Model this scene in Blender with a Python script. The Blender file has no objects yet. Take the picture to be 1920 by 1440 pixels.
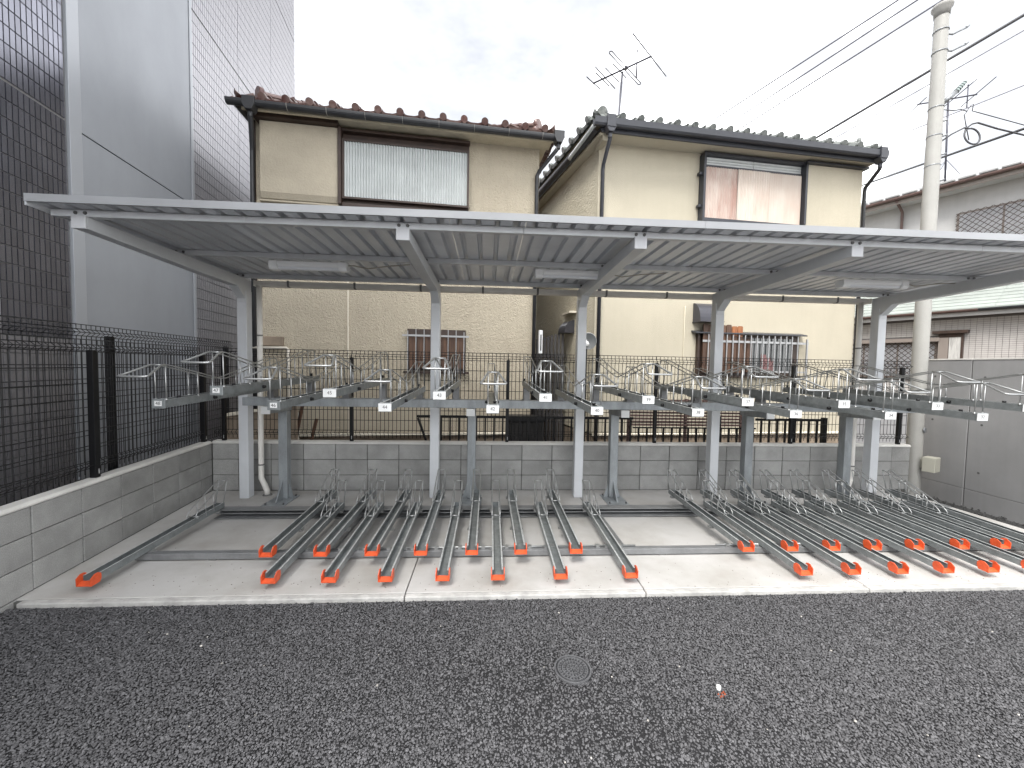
import bpy, math, random
import numpy as np
from mathutils import Matrix, Vector
random.seed(7)
RNG = np.random.default_rng(11)
SC = bpy.context.scene
COL = SC.collection
PI = math.pi

# ------------------------------------------------------------------ camera, sky, sun, exposure
cd = bpy.data.cameras.new('camera')
cam = bpy.data.objects.new('camera', cd)
COL.objects.link(cam)
_a = Vector((0.061145, 0.997110, -0.045096)); _r = Vector((0.998018, -0.060402, 0.017656)); _u = _r.cross(_a)
cam.matrix_world = Matrix(((_r.x, _u.x, -_a.x, 3.1378), (_r.y, _u.y, -_a.y, -5.1400), (_r.z, _u.z, -_a.z, 1.6373), (0, 0, 0, 1)))
cd.sensor_width = 36.0
cd.lens = 13.861
cd.clip_start = 0.05
cd.clip_end = 500
SC.camera = cam

world = bpy.data.worlds.new('World')
SC.world = world
world.use_nodes = True
wn, wl = world.node_tree.nodes, world.node_tree.links
wn.clear()
SUN_EL, SUN_AZ = math.radians(56), math.radians(215)
sky = wn.new('ShaderNodeTexSky'); sky.sky_type = 'NISHITA'; sky.sun_disc = False
sky.sun_elevation = SUN_EL; sky.sun_rotation = SUN_AZ
tc = wn.new('ShaderNodeTexCoord')
mp = wn.new('ShaderNodeMapping'); mp.inputs['Scale'].default_value = (1, 1, 2.2)
wl.new(tc.outputs['Generated'], mp.inputs['Vector'])
nz = wn.new('ShaderNodeTexNoise'); nz.inputs['Scale'].default_value = 3.2; nz.inputs['Detail'].default_value = 5; nz.inputs['Roughness'].default_value = 0.6
wl.new(mp.outputs[0], nz.inputs['Vector'])
cr = wn.new('ShaderNodeValToRGB')
cr.color_ramp.elements[0].position = 0.30; cr.color_ramp.elements[0].color = (1.34, 1.36, 1.39, 1)
cr.color_ramp.elements[1].position = 0.62; cr.color_ramp.elements[1].color = (10.5, 10.5, 10.5, 1)
_e = cr.color_ramp.elements.new(0.47); _e.color = (1.80, 1.80, 1.81, 1)
wl.new(nz.outputs['Fac'], cr.inputs['Fac'])
mx = wn.new('ShaderNodeMix'); mx.data_type = 'RGBA'; mx.inputs['Factor'].default_value = 0.93
wl.new(sky.outputs['Color'], mx.inputs['A']); wl.new(cr.outputs['Color'], mx.inputs['B'])
bg = wn.new('ShaderNodeBackground'); bg.inputs['Strength'].default_value = 0.105
wl.new(mx.outputs['Result'], bg.inputs['Color'])
wo = wn.new('ShaderNodeOutputWorld'); wl.new(bg.outputs[0], wo.inputs['Surface'])

sd = bpy.data.lights.new('sun', 'SUN'); sd.energy = 0.9; sd.angle = math.radians(28); sd.color = (1.0, 0.97, 0.92)
sun = bpy.data.objects.new('sun', sd); COL.objects.link(sun)
_sv = Vector((math.cos(SUN_EL) * math.sin(SUN_AZ), math.cos(SUN_EL) * math.cos(SUN_AZ), math.sin(SUN_EL)))
sun.rotation_euler = _sv.to_track_quat('Z', 'Y').to_euler()
sun.location = (0, -20, 30)

SC.view_settings.view_transform = 'Standard'
SC.view_settings.look = 'None'
SC.view_settings.exposure = 2.65
SC.view_settings.gamma = 1
SC.view_settings.use_curve_mapping = False
SC.render.engine = 'CYCLES'
SC.cycles.use_denoising = True
SC.cycles.max_bounces = 8

# ------------------------------------------------------------------ materials
def mat(name, col, rough=0.6, metal=0.0, spec=0.5, var=0.0, vscale=4.0, col2=None, vstretch=(1, 1, 1), vlo=0.35, vhi=0.65,
        bump=0.0, bscale=60.0, bkind='noise', bdist=0.01, rnd=0.0, fine=0.0, fscale=300.0, streak=0.0, rvar=0.0, detail=4):
    """Principled material; colour wanders between col and col2 (or col*(1-var)) with a noise, per object by rnd, speckled by fine."""
    m = bpy.data.materials.new(name); m.use_nodes = True
    n, l = m.node_tree.nodes, m.node_tree.links
    b = n['Principled BSDF']
    b.inputs['Roughness'].default_value = rough; b.inputs['Metallic'].default_value = metal
    b.inputs['Specular IOR Level'].default_value = spec
    t = n.new('ShaderNodeTexCoord')
    c4 = (*col, 1)
    last = None
    if var or col2:
        mpn = n.new('ShaderNodeMapping'); mpn.inputs['Scale'].default_value = vstretch
        l.new(t.outputs['Object'], mpn.inputs['Vector'])
        q = n.new('ShaderNodeTexNoise'); q.inputs['Scale'].default_value = vscale; q.inputs['Detail'].default_value = detail
        q.inputs['Roughness'].default_value = 0.62
        if rnd:
            oi0 = n.new('ShaderNodeObjectInfo'); va = n.new('ShaderNodeVectorMath'); va.operation = 'SCALE'
            va.inputs[0].default_value = (37, 19, 53); l.new(oi0.outputs['Random'], va.inputs['Scale'])
            vb = n.new('ShaderNodeVectorMath'); vb.operation = 'ADD'
            l.new(mpn.outputs[0], vb.inputs[0]); l.new(va.outputs[0], vb.inputs[1]); l.new(vb.outputs[0], q.inputs['Vector'])
        else:
            l.new(mpn.outputs[0], q.inputs['Vector'])
        r = n.new('ShaderNodeValToRGB')
        r.color_ramp.elements[0].position = vlo; r.color_ramp.elements[1].position = vhi
        r.color_ramp.elements[0].color = c4
        r.color_ramp.elements[1].color = (*col2, 1) if col2 else tuple(x * (1 - var) for x in col) + (1,)
        l.new(q.outputs['Fac'], r.inputs['Fac']); last = r.outputs['Color']
        if rvar:
            mr = n.new('ShaderNodeMapRange'); mr.inputs['To Min'].default_value = rough - rvar; mr.inputs['To Max'].default_value = rough + rvar
            l.new(q.outputs['Fac'], mr.inputs['Value']); l.new(mr.outputs[0], b.inputs['Roughness'])
    def mul(sock, fac_sock, lo, hi):
        mr = n.new('ShaderNodeMapRange'); mr.inputs['To Min'].default_value = lo; mr.inputs['To Max'].default_value = hi
        l.new(fac_sock, mr.inputs['Value'])
        hv = n.new('ShaderNodeHueSaturation'); l.new(mr.outputs[0], hv.inputs['Value'])
        if sock is None: hv.inputs['Color'].default_value = c4
        else: l.new(sock, hv.inputs['Color'])
        return hv.outputs['Color']
    if rnd:
        oi = n.new('ShaderNodeObjectInfo'); last = mul(last, oi.outputs['Random'], 1 - rnd, 1 + rnd)
    if fine:
        fq = n.new('ShaderNodeTexNoise'); fq.inputs['Scale'].default_value = fscale; fq.inputs['Detail'].default_value = 2
        l.new(t.outputs['Object'], fq.inputs['Vector']); last = mul(last, fq.outputs['Fac'], 1 - 2 * fine, 1 + 2 * fine)
    if streak:
        ms = n.new('ShaderNodeMapping'); ms.inputs['Scale'].default_value = (9, 9, 0.5)
        l.new(t.outputs['Object'], ms.inputs['Vector'])
        sq = n.new('ShaderNodeTexNoise'); sq.inputs['Scale'].default_value = 1.6; sq.inputs['Detail'].default_value = 5
        l.new(ms.outputs[0], sq.inputs['Vector']); last = mul(last, sq.outputs['Fac'], 1 - 2 * streak, 1 + 2 * streak * 0.6)
    if last is None: b.inputs['Base Color'].default_value = c4
    else: l.new(last, b.inputs['Base Color'])
    if bump:
        bn = n.new('ShaderNodeBump'); bn.inputs['Strength'].default_value = bump; bn.inputs['Distance'].default_value = bdist
        if bkind == 'noise':
            q2 = n.new('ShaderNodeTexNoise'); q2.inputs['Scale'].default_value = bscale; q2.inputs['Detail'].default_value = 3; out = q2.outputs['Fac']
        else:
            q2 = n.new('ShaderNodeTexVoronoi'); q2.feature = 'SMOOTH_F1'; q2.inputs['Scale'].default_value = bscale; out = q2.outputs['Distance']
            wq = n.new('ShaderNodeTexNoise'); wq.inputs['Scale'].default_value = bscale * 0.55; wq.inputs['Detail'].default_value = 2
            va = n.new('ShaderNodeMixRGB'); va.inputs['Fac'].default_value = 0.12
            l.new(t.outputs['Object'], wq.inputs['Vector']); l.new(t.outputs['Object'], va.inputs['Color1']); l.new(wq.outputs['Color'], va.inputs['Color2'])
            l.new(va.outputs[0], q2.inputs['Vector'])
        if bkind == 'noise': l.new(t.outputs['Object'], q2.inputs['Vector'])
        l.new(out, bn.inputs['Height']); l.new(bn.outputs[0], b.inputs['Normal'])
    return m

M = {}
M['asphalt'] = mat('asphalt_bed', (0.006, 0.006, 0.007), 0.75, bump=0.6, bscale=110, bdist=0.006, fine=0.2, fscale=150)
M['stone'] = mat('asphalt_stone', (0.118, 0.117, 0.123), 0.55, spec=0.4, rnd=0.38, var=0.5, vscale=60, bump=0.25, bscale=300, bdist=0.002)
M['pale_stone'] = mat('pale_stone', (0.42, 0.40, 0.37), 0.7, rnd=0.3)
M['concrete'] = mat('slab_concrete', (0.42, 0.412, 0.40), 0.85, col2=(0.30, 0.285, 0.26), vlo=0.42, vhi=0.76, vscale=1.7, bump=0.15, bscale=160, bdist=0.003, fine=0.06, fscale=220, detail=9)
M['slab_edge'] = mat('slab_edge_concrete', (0.47, 0.462, 0.445), 0.9, var=0.35, vscale=9, bump=0.5, bscale=60, bdist=0.004, detail=8)
M['block'] = mat('concrete_block', (0.34, 0.34, 0.33), 0.92, var=0.28, vscale=3.2, rnd=0.10, bump=0.5, bscale=200, bdist=0.004, fine=0.2, fscale=170, detail=8)
M['mortar'] = mat('mortar', (0.10, 0.10, 0.095), 0.95, var=0.2, vscale=8)
M['coping'] = mat('mortar_cap', (0.60, 0.59, 0.56), 0.85, var=0.18, vscale=2.5, vstretch=(1, 1, 1), fine=0.04, fscale=90, bump=0.12, bscale=60, bdist=0.004)
M['cast'] = mat('cast_concrete', (0.255, 0.255, 0.258), 0.8, var=0.16, vscale=1.3, fine=0.03, fscale=160, bump=0.08, bscale=120, bdist=0.003, streak=0.05, detail=8)
M['hole'] = mat('tie_hole', (0.08, 0.08, 0.08), 0.9)
M['gravel'] = mat('dark_gravel', (0.05, 0.05, 0.05), 0.9, var=0.5, vscale=40, bump=1, bscale=60, bdist=0.02)
M['soil'] = mat('bare_soil', (0.10, 0.075, 0.055), 0.95, var=0.4, vscale=5, bump=0.6, bscale=30, bdist=0.02)
M['black'] = mat('black_coating', (0.007, 0.007, 0.008), 0.45, spec=0.3)
M['wire'] = mat('black_wire', (0.009, 0.009, 0.010), 0.5, spec=0.3)
M['fence_plate'] = mat('worn_label', (0.5, 0.5, 0.5), 0.6)
M['galv'] = mat('galvanised_steel', (0.255, 0.275, 0.28), 0.36, metal=0.4, var=0.28, vscale=14, rnd=0.08, fine=0.06, fscale=70, rvar=0.1, bkind='noise', bump=0.05, bscale=40)
M['lip'] = mat('zinc_edge_glint', (0.52, 0.54, 0.54), 0.35, metal=0.3, var=0.35, vscale=30)  # tray zinc made paler: reflected brightness of the lips put into the colour
M['galv_dark'] = mat('zinc_beam', (0.23, 0.235, 0.24), 0.5, metal=0.4, var=0.25, vscale=6, rnd=0.05, fine=0.05, fscale=60)
M['galv_post'] = mat('galvanised_post', (0.33, 0.355, 0.37), 0.5, metal=0.35, var=0.3, vscale=9, vstretch=(1, 1, 0.35), fine=0.06, fscale=80)
M['chrome'] = mat('zinc_wire', (0.42, 0.43, 0.43), 0.38, metal=0.75, var=0.15, vscale=20)
M['orange'] = mat('orange_plastic', (0.66, 0.092, 0.026), 0.48, var=0.22, vscale=22, rnd=0.06, fine=0.04, fscale=90)
M['white'] = mat('white_plastic', (0.62, 0.63, 0.63), 0.45)
M['ink'] = mat('black_ink', (0.02, 0.02, 0.02), 0.7)
M['silver'] = mat('silver_paint', (0.60, 0.62, 0.645), 0.42, metal=0.1, var=0.08, vscale=3, fine=0.02, fscale=200)
M['deck'] = mat('roof_deck', (0.70, 0.725, 0.765), 0.38, metal=0.10, var=0.12, vscale=2.2, rnd=0.04, rvar=0.05)
M['cap'] = mat('silver_cap', (0.50, 0.51, 0.53), 0.5)
M['fascia'] = mat('fascia_metal', (0.30, 0.31, 0.325), 0.45, var=0.12, vscale=2)
M['gut'] = mat('beige_pvc', (0.72, 0.70, 0.66), 0.5, var=0.1, vscale=4)
M['bolt'] = mat('bolt_head', (0.12, 0.12, 0.12), 0.5, metal=0.6)
M['lamp'] = mat('lamp_housing', (0.86, 0.88, 0.90), 0.4)
M['lens'] = mat('lamp_diffuser', (0.78, 0.81, 0.86), 0.3)
M['strap'] = mat('grey_strap', (0.14, 0.14, 0.135), 0.6)
M['cable_sheath'] = mat('vinyl_cable', (0.38, 0.36, 0.32), 0.6)
M['stucco1'] = mat('aged_stucco', (0.445, 0.395, 0.305), 0.9, col2=(0.365, 0.32, 0.245), vscale=0.9, vlo=0.38, vhi=0.78, bump=0.75, bscale=40, bkind='vor', bdist=0.022, fine=0.06, fscale=120, streak=0.05, detail=9)
M['stucco1b'] = mat('shutter_box_stucco', (0.42, 0.372, 0.288), 0.9, col2=(0.32, 0.285, 0.22), vscale=1.6, vlo=0.35, vhi=0.8, bump=0.6, bscale=40, bdist=0.01, fine=0.06, fscale=120, detail=9)
M['stucco2'] = mat('fresh_stucco', (0.455, 0.415, 0.325), 0.88, var=0.07, vscale=1.2, bump=0.7, bscale=90, bdist=0.012, fine=0.07, fscale=110, streak=0.02, detail=6)
M['stucco2s'] = mat('side_stucco', (0.46, 0.42, 0.33), 0.88, var=0.1, vscale=1.2, bump=0.8, bscale=30, bkind='vor', bdist=0.02, fine=0.05, fscale=120)
M['soffit'] = mat('eave_soffit', (0.50, 0.44, 0.32), 0.9, var=0.2, vscale=5, fine=0.05)
M['found'] = mat('foundation_mortar', (0.27, 0.215, 0.16), 0.9, var=0.35, vscale=3, vstretch=(1, 1, 1), fine=0.06, fscale=60)
M['ledge'] = mat('flashing', (0.62, 0.57, 0.47), 0.6)
M['tile1'] = mat('oxblood_tile', (0.085, 0.035, 0.030), 0.28, col2=(0.17, 0.12, 0.105), vscale=7, rnd=0.25, spec=0.5)
M['tile2'] = mat('slate_tile', (0.085, 0.095, 0.090), 0.42, col2=(0.17, 0.18, 0.172), vscale=7, rnd=0.2, spec=0.4)
M['brown'] = mat('brown_frame', (0.048, 0.028, 0.020), 0.5, var=0.4, vscale=6)
M['darkmetal'] = mat('dark_gutter', (0.030, 0.031, 0.034), 0.4, spec=0.5, var=0.3, vscale=5)
M['bluegrey'] = mat('bluegrey_frame', (0.035, 0.037, 0.045), 0.42, var=0.2, vscale=4)
M['shutter1'] = mat('grey_shutter', (0.52, 0.545, 0.54), 0.42, var=0.12, vscale=3, streak=0.05)
M['shutter2'] = mat('rusted_shutter', (0.55, 0.49, 0.44), 0.5, col2=(0.36, 0.235, 0.195), vscale=2.6, vlo=0.36, vhi=0.68, vstretch=(1, 1, 0.25), detail=6)
M['shutter3'] = mat('faded_shutter', (0.60, 0.55, 0.49), 0.5, col2=(0.50, 0.41, 0.35), vscale=2.2, vstretch=(1, 1, 0.3), detail=6)
M['alu'] = mat('aluminium_bar', (0.34, 0.345, 0.35), 0.42, metal=0.5)
M['wood'] = mat('stained_board', (0.115, 0.060, 0.034), 0.6, col2=(0.055, 0.028, 0.018), vscale=3, vstretch=(14, 14, 0.8), rnd=0.18)
M['wood_orange'] = mat('orange_board', (0.34, 0.13, 0.045), 0.55, col2=(0.22, 0.08, 0.03), vscale=3, vstretch=(14, 14, 0.8), rnd=0.15)
M['glass'] = mat('window_glass', (0.045, 0.05, 0.052), 0.06, spec=0.6, var=0.4, vscale=2)
M['curtain'] = mat('pink_curtain', (0.23, 0.12, 0.12), 0.8, var=0.3, vscale=5)
M['lace'] = mat('pale_curtain', (0.46, 0.45, 0.43), 0.8, var=0.35, vscale=5, vstretch=(6, 6, 0.6))
M['hood'] = mat('vent_hood', (0.055, 0.055, 0.065), 0.3, metal=0.3)
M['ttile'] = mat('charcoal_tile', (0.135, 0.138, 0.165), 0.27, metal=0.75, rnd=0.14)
M['ttile_skylit'] = mat('charcoal_tile_skylit', (0.30, 0.295, 0.315), 0.36, metal=0.55, var=0.15, vscale=20)  # paler copy of the charcoal tile, sky reflection put into its base colour
M['grout'] = mat('tile_grout', (0.16, 0.16, 0.158), 0.9)
M['panel'] = mat('grey_panel_paint', (0.27, 0.285, 0.31), 0.5, metal=0.15, var=0.12, vscale=1.1, vstretch=(1, 1, 0.6), detail=9, streak=0.012, rvar=0.05, fine=0.02, fscale=150)
M['trim'] = mat('panel_trim', (0.31, 0.325, 0.35), 0.42, metal=0.2)
M['sealant'] = mat('sealant', (0.05, 0.05, 0.055), 0.7)
M['pole'] = mat('pole_paint', (0.33, 0.325, 0.305), 0.6, var=0.12, vscale=2, fine=0.05, fscale=120, streak=0.04)
M['pole_top'] = mat('pole_concrete', (0.28, 0.275, 0.26), 0.75, var=0.15, vscale=3, fine=0.08, fscale=120)
M['boxpaint'] = mat('beige_box', (0.40, 0.39, 0.33), 0.5)
M['steel'] = mat('pole_fitting', (0.25, 0.26, 0.27), 0.45, metal=0.6)
M['insul'] = mat('grey_green_insulator', (0.25, 0.30, 0.29), 0.4)
M['cable'] = mat('cable_black', (0.05, 0.05, 0.055), 0.6)
M['cablegrey'] = mat('cable_faded', (0.06, 0.06, 0.08), 0.6)
M['cablefaint'] = mat('cable_pale', (0.24, 0.24, 0.27), 0.6)
M['antenna'] = mat('antenna_rod', (0.05, 0.05, 0.065), 0.45, metal=0.3)
M['whitewall'] = mat('pale_render', (0.46, 0.455, 0.45), 0.9, var=0.1, vscale=2, fine=0.05, fscale=90, streak=0.04)
M['brick3'] = mat('ivory_tile', (0.47, 0.445, 0.425), 0.5, rnd=0.06, var=0.1, vscale=6)
M['grout3'] = mat('dark_grout', (0.14, 0.13, 0.125), 0.9)
M['paleroof'] = mat('pale_metal_roof', (0.28, 0.305, 0.285), 0.5, var=0.2, vscale=1.5, fine=0.04)
M['rustgutter'] = mat('rust_brown_gutter', (0.12, 0.075, 0.066), 0.5, var=0.3, vscale=4)
M['taupe'] = mat('taupe_frame', (0.20, 0.17, 0.15), 0.5)
M['frost'] = mat('frosted_glass', (0.42, 0.43, 0.45), 0.4, var=0.15, vscale=3)
M['roof3'] = mat('grey_roof', (0.25, 0.25, 0.25), 0.6, var=0.3, vscale=4)
M['pinkslat'] = mat('plum_slat', (0.14, 0.085, 0.075), 0.6, rnd=0.15)
M['alleyslat'] = mat('charcoal_slat', (0.060, 0.056, 0.056), 0.6, rnd=0.2)
M['rust'] = mat('rust_paint', (0.22, 0.05, 0.02), 0.8)
M['iron_dark'] = mat('cast_iron_recess', (0.035, 0.036, 0.04), 0.6, var=0.4, vscale=40)
M['iron'] = mat('cast_iron', (0.15, 0.152, 0.16), 0.45, metal=0.3, var=0.35, vscale=25, fine=0.08, fscale=150)
M['pvc'] = mat('ivory_pvc', (0.56, 0.52, 0.45), 0.5)
M['grime'] = mat('dark_bin', (0.03, 0.028, 0.027), 0.7, var=0.3, vscale=6)

# ------------------------------------------------------------------ mesh helpers
class MB:
    def __init__(s): s.v = []; s.f = []; s.sm = []; s.mi = []
    def add(s, V, F, smooth=False, mi=0):
        o = len(s.v); s.v += [tuple(map(float, p)) for p in V]
        for f in F: s.f.append([o + i for i in f]); s.sm.append(smooth); s.mi.append(mi)
        return s
    def box(s, x0, x1, y0, y1, z0, z1, mi=0):
        return s.add([(x0, y0, z0), (x1, y0, z0), (x1, y1, z0), (x0, y1, z0), (x0, y0, z1), (x1, y0, z1), (x1, y1, z1), (x0, y1, z1)],
                     [(0, 3, 2, 1), (4, 5, 6, 7), (0, 1, 5, 4), (1, 2, 6, 5), (2, 3, 7, 6), (3, 0, 4, 7)], mi=mi)
    def bar(s, p0, p1, w, h, up=(0, 0, 1), mi=0):
        p0, p1 = Vector(p0), Vector(p1); d = (p1 - p0).normalized(); x = d.cross(Vector(up)).normalized(); z = x.cross(d)
        c = [(-w / 2, -h / 2), (w / 2, -h / 2), (w / 2, h / 2), (-w / 2, h / 2)]
        V = [p0 + x * a + z * b for a, b in c] + [p1 + x * a + z * b for a, b in c]
        return s.add(V, [(3, 2, 1, 0), (4, 5, 6, 7), (0, 1, 5, 4), (1, 2, 6, 5), (2, 3, 7, 6), (3, 0, 4, 7)], mi=mi)
    def tube(s, pts, r, n=6, closed=False, caps=True, smooth=True, mi=0):
        P = [Vector(p) for p in pts]; m = len(P); rr = r if isinstance(r, (list, tuple)) else [r] * m
        V = []; prev = None
        for i in range(m):
            if closed: d = P[(i + 1) % m] - P[i - 1]
            else: d = P[min(i + 1, m - 1)] - P[max(i - 1, 0)]
            d.normalize()
            if prev is None:
                ref = Vector((0, 0, 1)) if abs(d.z) < 0.9 else Vector((1, 0, 0)); x = d.cross(ref).normalized()
            else:
                x = (prev - d * prev.dot(d)).normalized()
            prev = x; y = d.cross(x)
            V += [P[i] + (x * math.cos(2 * PI * k / n) + y * math.sin(2 * PI * k / n)) * rr[i] for k in range(n)]
        F = []
        for i in range(m if closed else m - 1):
            a, b = i * n, ((i + 1) % m) * n
            F += [(a + k, a + (k + 1) % n, b + (k + 1) % n, b + k) for k in range(n)]
        s.add(V, F, smooth, mi)
        if caps and not closed:
            o = len(s.v) - m * n
            s.f.append([o + k for k in range(n)][::-1]); s.sm.append(False); s.mi.append(mi)
            s.f.append([o + (m - 1) * n + k for k in range(n)]); s.sm.append(False); s.mi.append(mi)
        return s
    def cyl(s, p0, p1, r0, r1=None, n=12, mi=0):
        return s.tube([p0, p1], [r0, r0 if r1 is None else r1], n, mi=mi)
    def prism(s, poly, ax, a, b, mi=0):
        """poly = list of 2-D points, extruded along axis ax from a to b; the 2-D axes are the other two in order."""
        def P(u, v, w): return {'x': (w, u, v), 'y': (u, w, v), 'z': (u, v, w)}[ax]
        n = len(poly)
        V = [P(u, v, a) for u, v in poly] + [P(u, v, b) for u, v in poly]
        return s.add(V, [tuple(range(n))[::-1], tuple(range(n, 2 * n))] + [(k, (k + 1) % n, n + (k + 1) % n, n + k) for k in range(n)], mi=mi)
    def strip(s, prof, ax, a, b, smooth=False, mi=0):
        """open profile extruded (sheet)"""
        def P(u, v, w): return {'x': (w, u, v), 'y': (u, w, v), 'z': (u, v, w)}[ax]
        n = len(prof)
        return s.add([P(u, v, a) for u, v in prof] + [P(u, v, b) for u, v in prof], [(k, k + 1, n + k + 1, n + k) for k in range(n - 1)], smooth, mi)
    def mesh(s, name, mats):
        me = bpy.data.meshes.new(name); me.from_pydata(s.v, [], s.f)
        for m in (mats if isinstance(mats, (list, tuple)) else [mats]): me.materials.append(M[m])
        me.polygons.foreach_set('use_smooth', s.sm); me.polygons.foreach_set('material_index', s.mi)
        me.update()
        import bmesh
        bm = bmesh.new(); bm.from_mesh(me); bmesh.ops.recalc_face_normals(bm, faces=bm.faces); bm.to_mesh(me); bm.free()
        return me
    def build(s, name, mats, parent=None, bevel=0, **props):
        return put(name, s.mesh(name, mats), parent, bevel, **props)

def put(name, me, parent=None, bevel=0, loc=None, rot=None, **props):
    o = bpy.data.objects.new(name, me); COL.objects.link(o)
    if parent is not None: o.parent = parent
    if loc: o.location = loc
    if rot: o.rotation_euler = rot
    if bevel:
        b = o.modifiers.new('bevel', 'BEVEL'); b.width = bevel; b.segments = 2; b.limit_method = 'ANGLE'; b.angle_limit = math.radians(40)
    for k, v in props.items(): o[k] = v
    return o

def thing(name, label, cat, loc=(0, 0, 0), rz=0.0, group=None):
    o = bpy.data.objects.new(name, None); COL.objects.link(o); o.empty_display_size = 0.2
    o.location = loc; o.rotation_euler = (0, 0, rz); o['label'] = label; o['category'] = cat
    if group: o['group'] = group
    return o

def tag(o, label, cat, group=None):
    o['label'] = label; o['category'] = cat
    if group: o['group'] = group
    return o

def dup(root):
    r = root.copy(); COL.objects.link(r)
    for ch in root.children:
        c = ch.copy(); COL.objects.link(c); c.parent = r
        for g in ch.children:
            d = g.copy(); COL.objects.link(d); d.parent = c
    return r

def q(n):  # ordinals
    return ['first', 'second', 'third', 'fourth', 'fifth', 'sixth', 'seventh', 'eighth', 'ninth', 'tenth', 'eleventh', 'twelfth', 'thirteenth', 'fourteenth', 'fifteenth', 'sixteenth'][n]

# ------------------------------------------------------------------ ground
PHI = 0.122                                   # the left boundary runs at this angle to the Y axis
LX = -0.315                                   # corner of the two block walls
LD = Vector((-math.sin(PHI), math.cos(PHI), 0)); LN = Vector((-math.cos(PHI), -math.sin(PHI), 0))   # along, and away from the lot
def left(s, off, z=0): return Vector((LX, 0, z)) + LD * s + LN * off

g = MB().add([(-60, -60, -0.20), (80, -60, -0.20), (80, 90, -0.20), (-60, 90, -0.20)], [(0, 1, 2, 3)]).build('ground', 'soil', kind='structure')
SLAB_F, SLAB_R = -2.39, 8.87
asp = MB().box(-3.0, 9.5, -26, SLAB_F, -0.19, -0.036).build('asphalt_lot', 'asphalt', kind='structure')
pad = MB().box(LX - 0.02, SLAB_R - 0.02, SLAB_F + 0.03, 0.03, -0.18, -0.012).build('concrete_pad', 'mortar', kind='structure')
seams = [-0.30, 2.57, 4.32, 6.06, SLAB_R]
for i in range(4):
    x0, x1 = seams[i] + 0.004, seams[i + 1] - 0.004
    m = MB()
    if i == 0:
        m.prism([(LX + 0.2 + 0.085, SLAB_F + 0.05), (x1, SLAB_F + 0.05), (x1, 0.0), (LX + 0.0, 0.0)], 'z', -0.06, 0.0)
    else:
        m.box(x0, x1, SLAB_F + 0.05, 0.0, -0.06, 0.0)
    m.build('slab_section', 'concrete', pad, bevel=0.004)
    # troweled front lip, slightly lower and paler
    x0f = 0.02 if i == 0 else x0
    MB().box(x0f, x1, SLAB_F, SLAB_F + 0.05, -0.10, -0.004).build('slab_lip', 'slab_edge', pad, bevel=0.008)
gt_ = MB()
for i in range(420):
    x = random.uniform(0.1, 8.8); y = SLAB_F + 0.06 + abs(random.gauss(0, 0.16)) if i % 3 else random.uniform(-2.3, -0.05)
    r = random.uniform(0.002, 0.0055); a = random.uniform(0, 6.28)
    gt_.add([(x + r * math.cos(a + k * 2.1) * random.uniform(.6, 1.6), y + r * math.sin(a + k * 2.1), 0.0006) for k in range(3)] + [(x, y, 0.0006 + r * random.uniform(.3, .8))], [(0, 1, 3), (1, 2, 3), (2, 0, 3)])
gt_.build('grit', 'soil', kind='stuff')
gr = MB()
for i in range(2600):
    x = random.uniform(SLAB_R, 9.55); y = random.uniform(-6.0, 0.2); r = random.uniform(0.008, 0.02); z = -0.15 + random.uniform(0, 0.02)
    a = random.uniform(0, 6.28)
    gr.add([(x + r * math.cos(a + k * 2.1) * random.uniform(.7, 1.2), y + r * math.sin(a + k * 2.1) * random.uniform(.7, 1.2), z) for k in range(3)] + [(x, y, z + r * random.uniform(.7, 1.2))],
           [(0, 1, 3), (1, 2, 3), (2, 0, 3)])
gr.box(SLAB_R + 0.002, 9.56, -6.0, 0.3, -0.19, -0.148)
gr.build('gravel_strip', 'gravel', kind='stuff')

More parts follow.
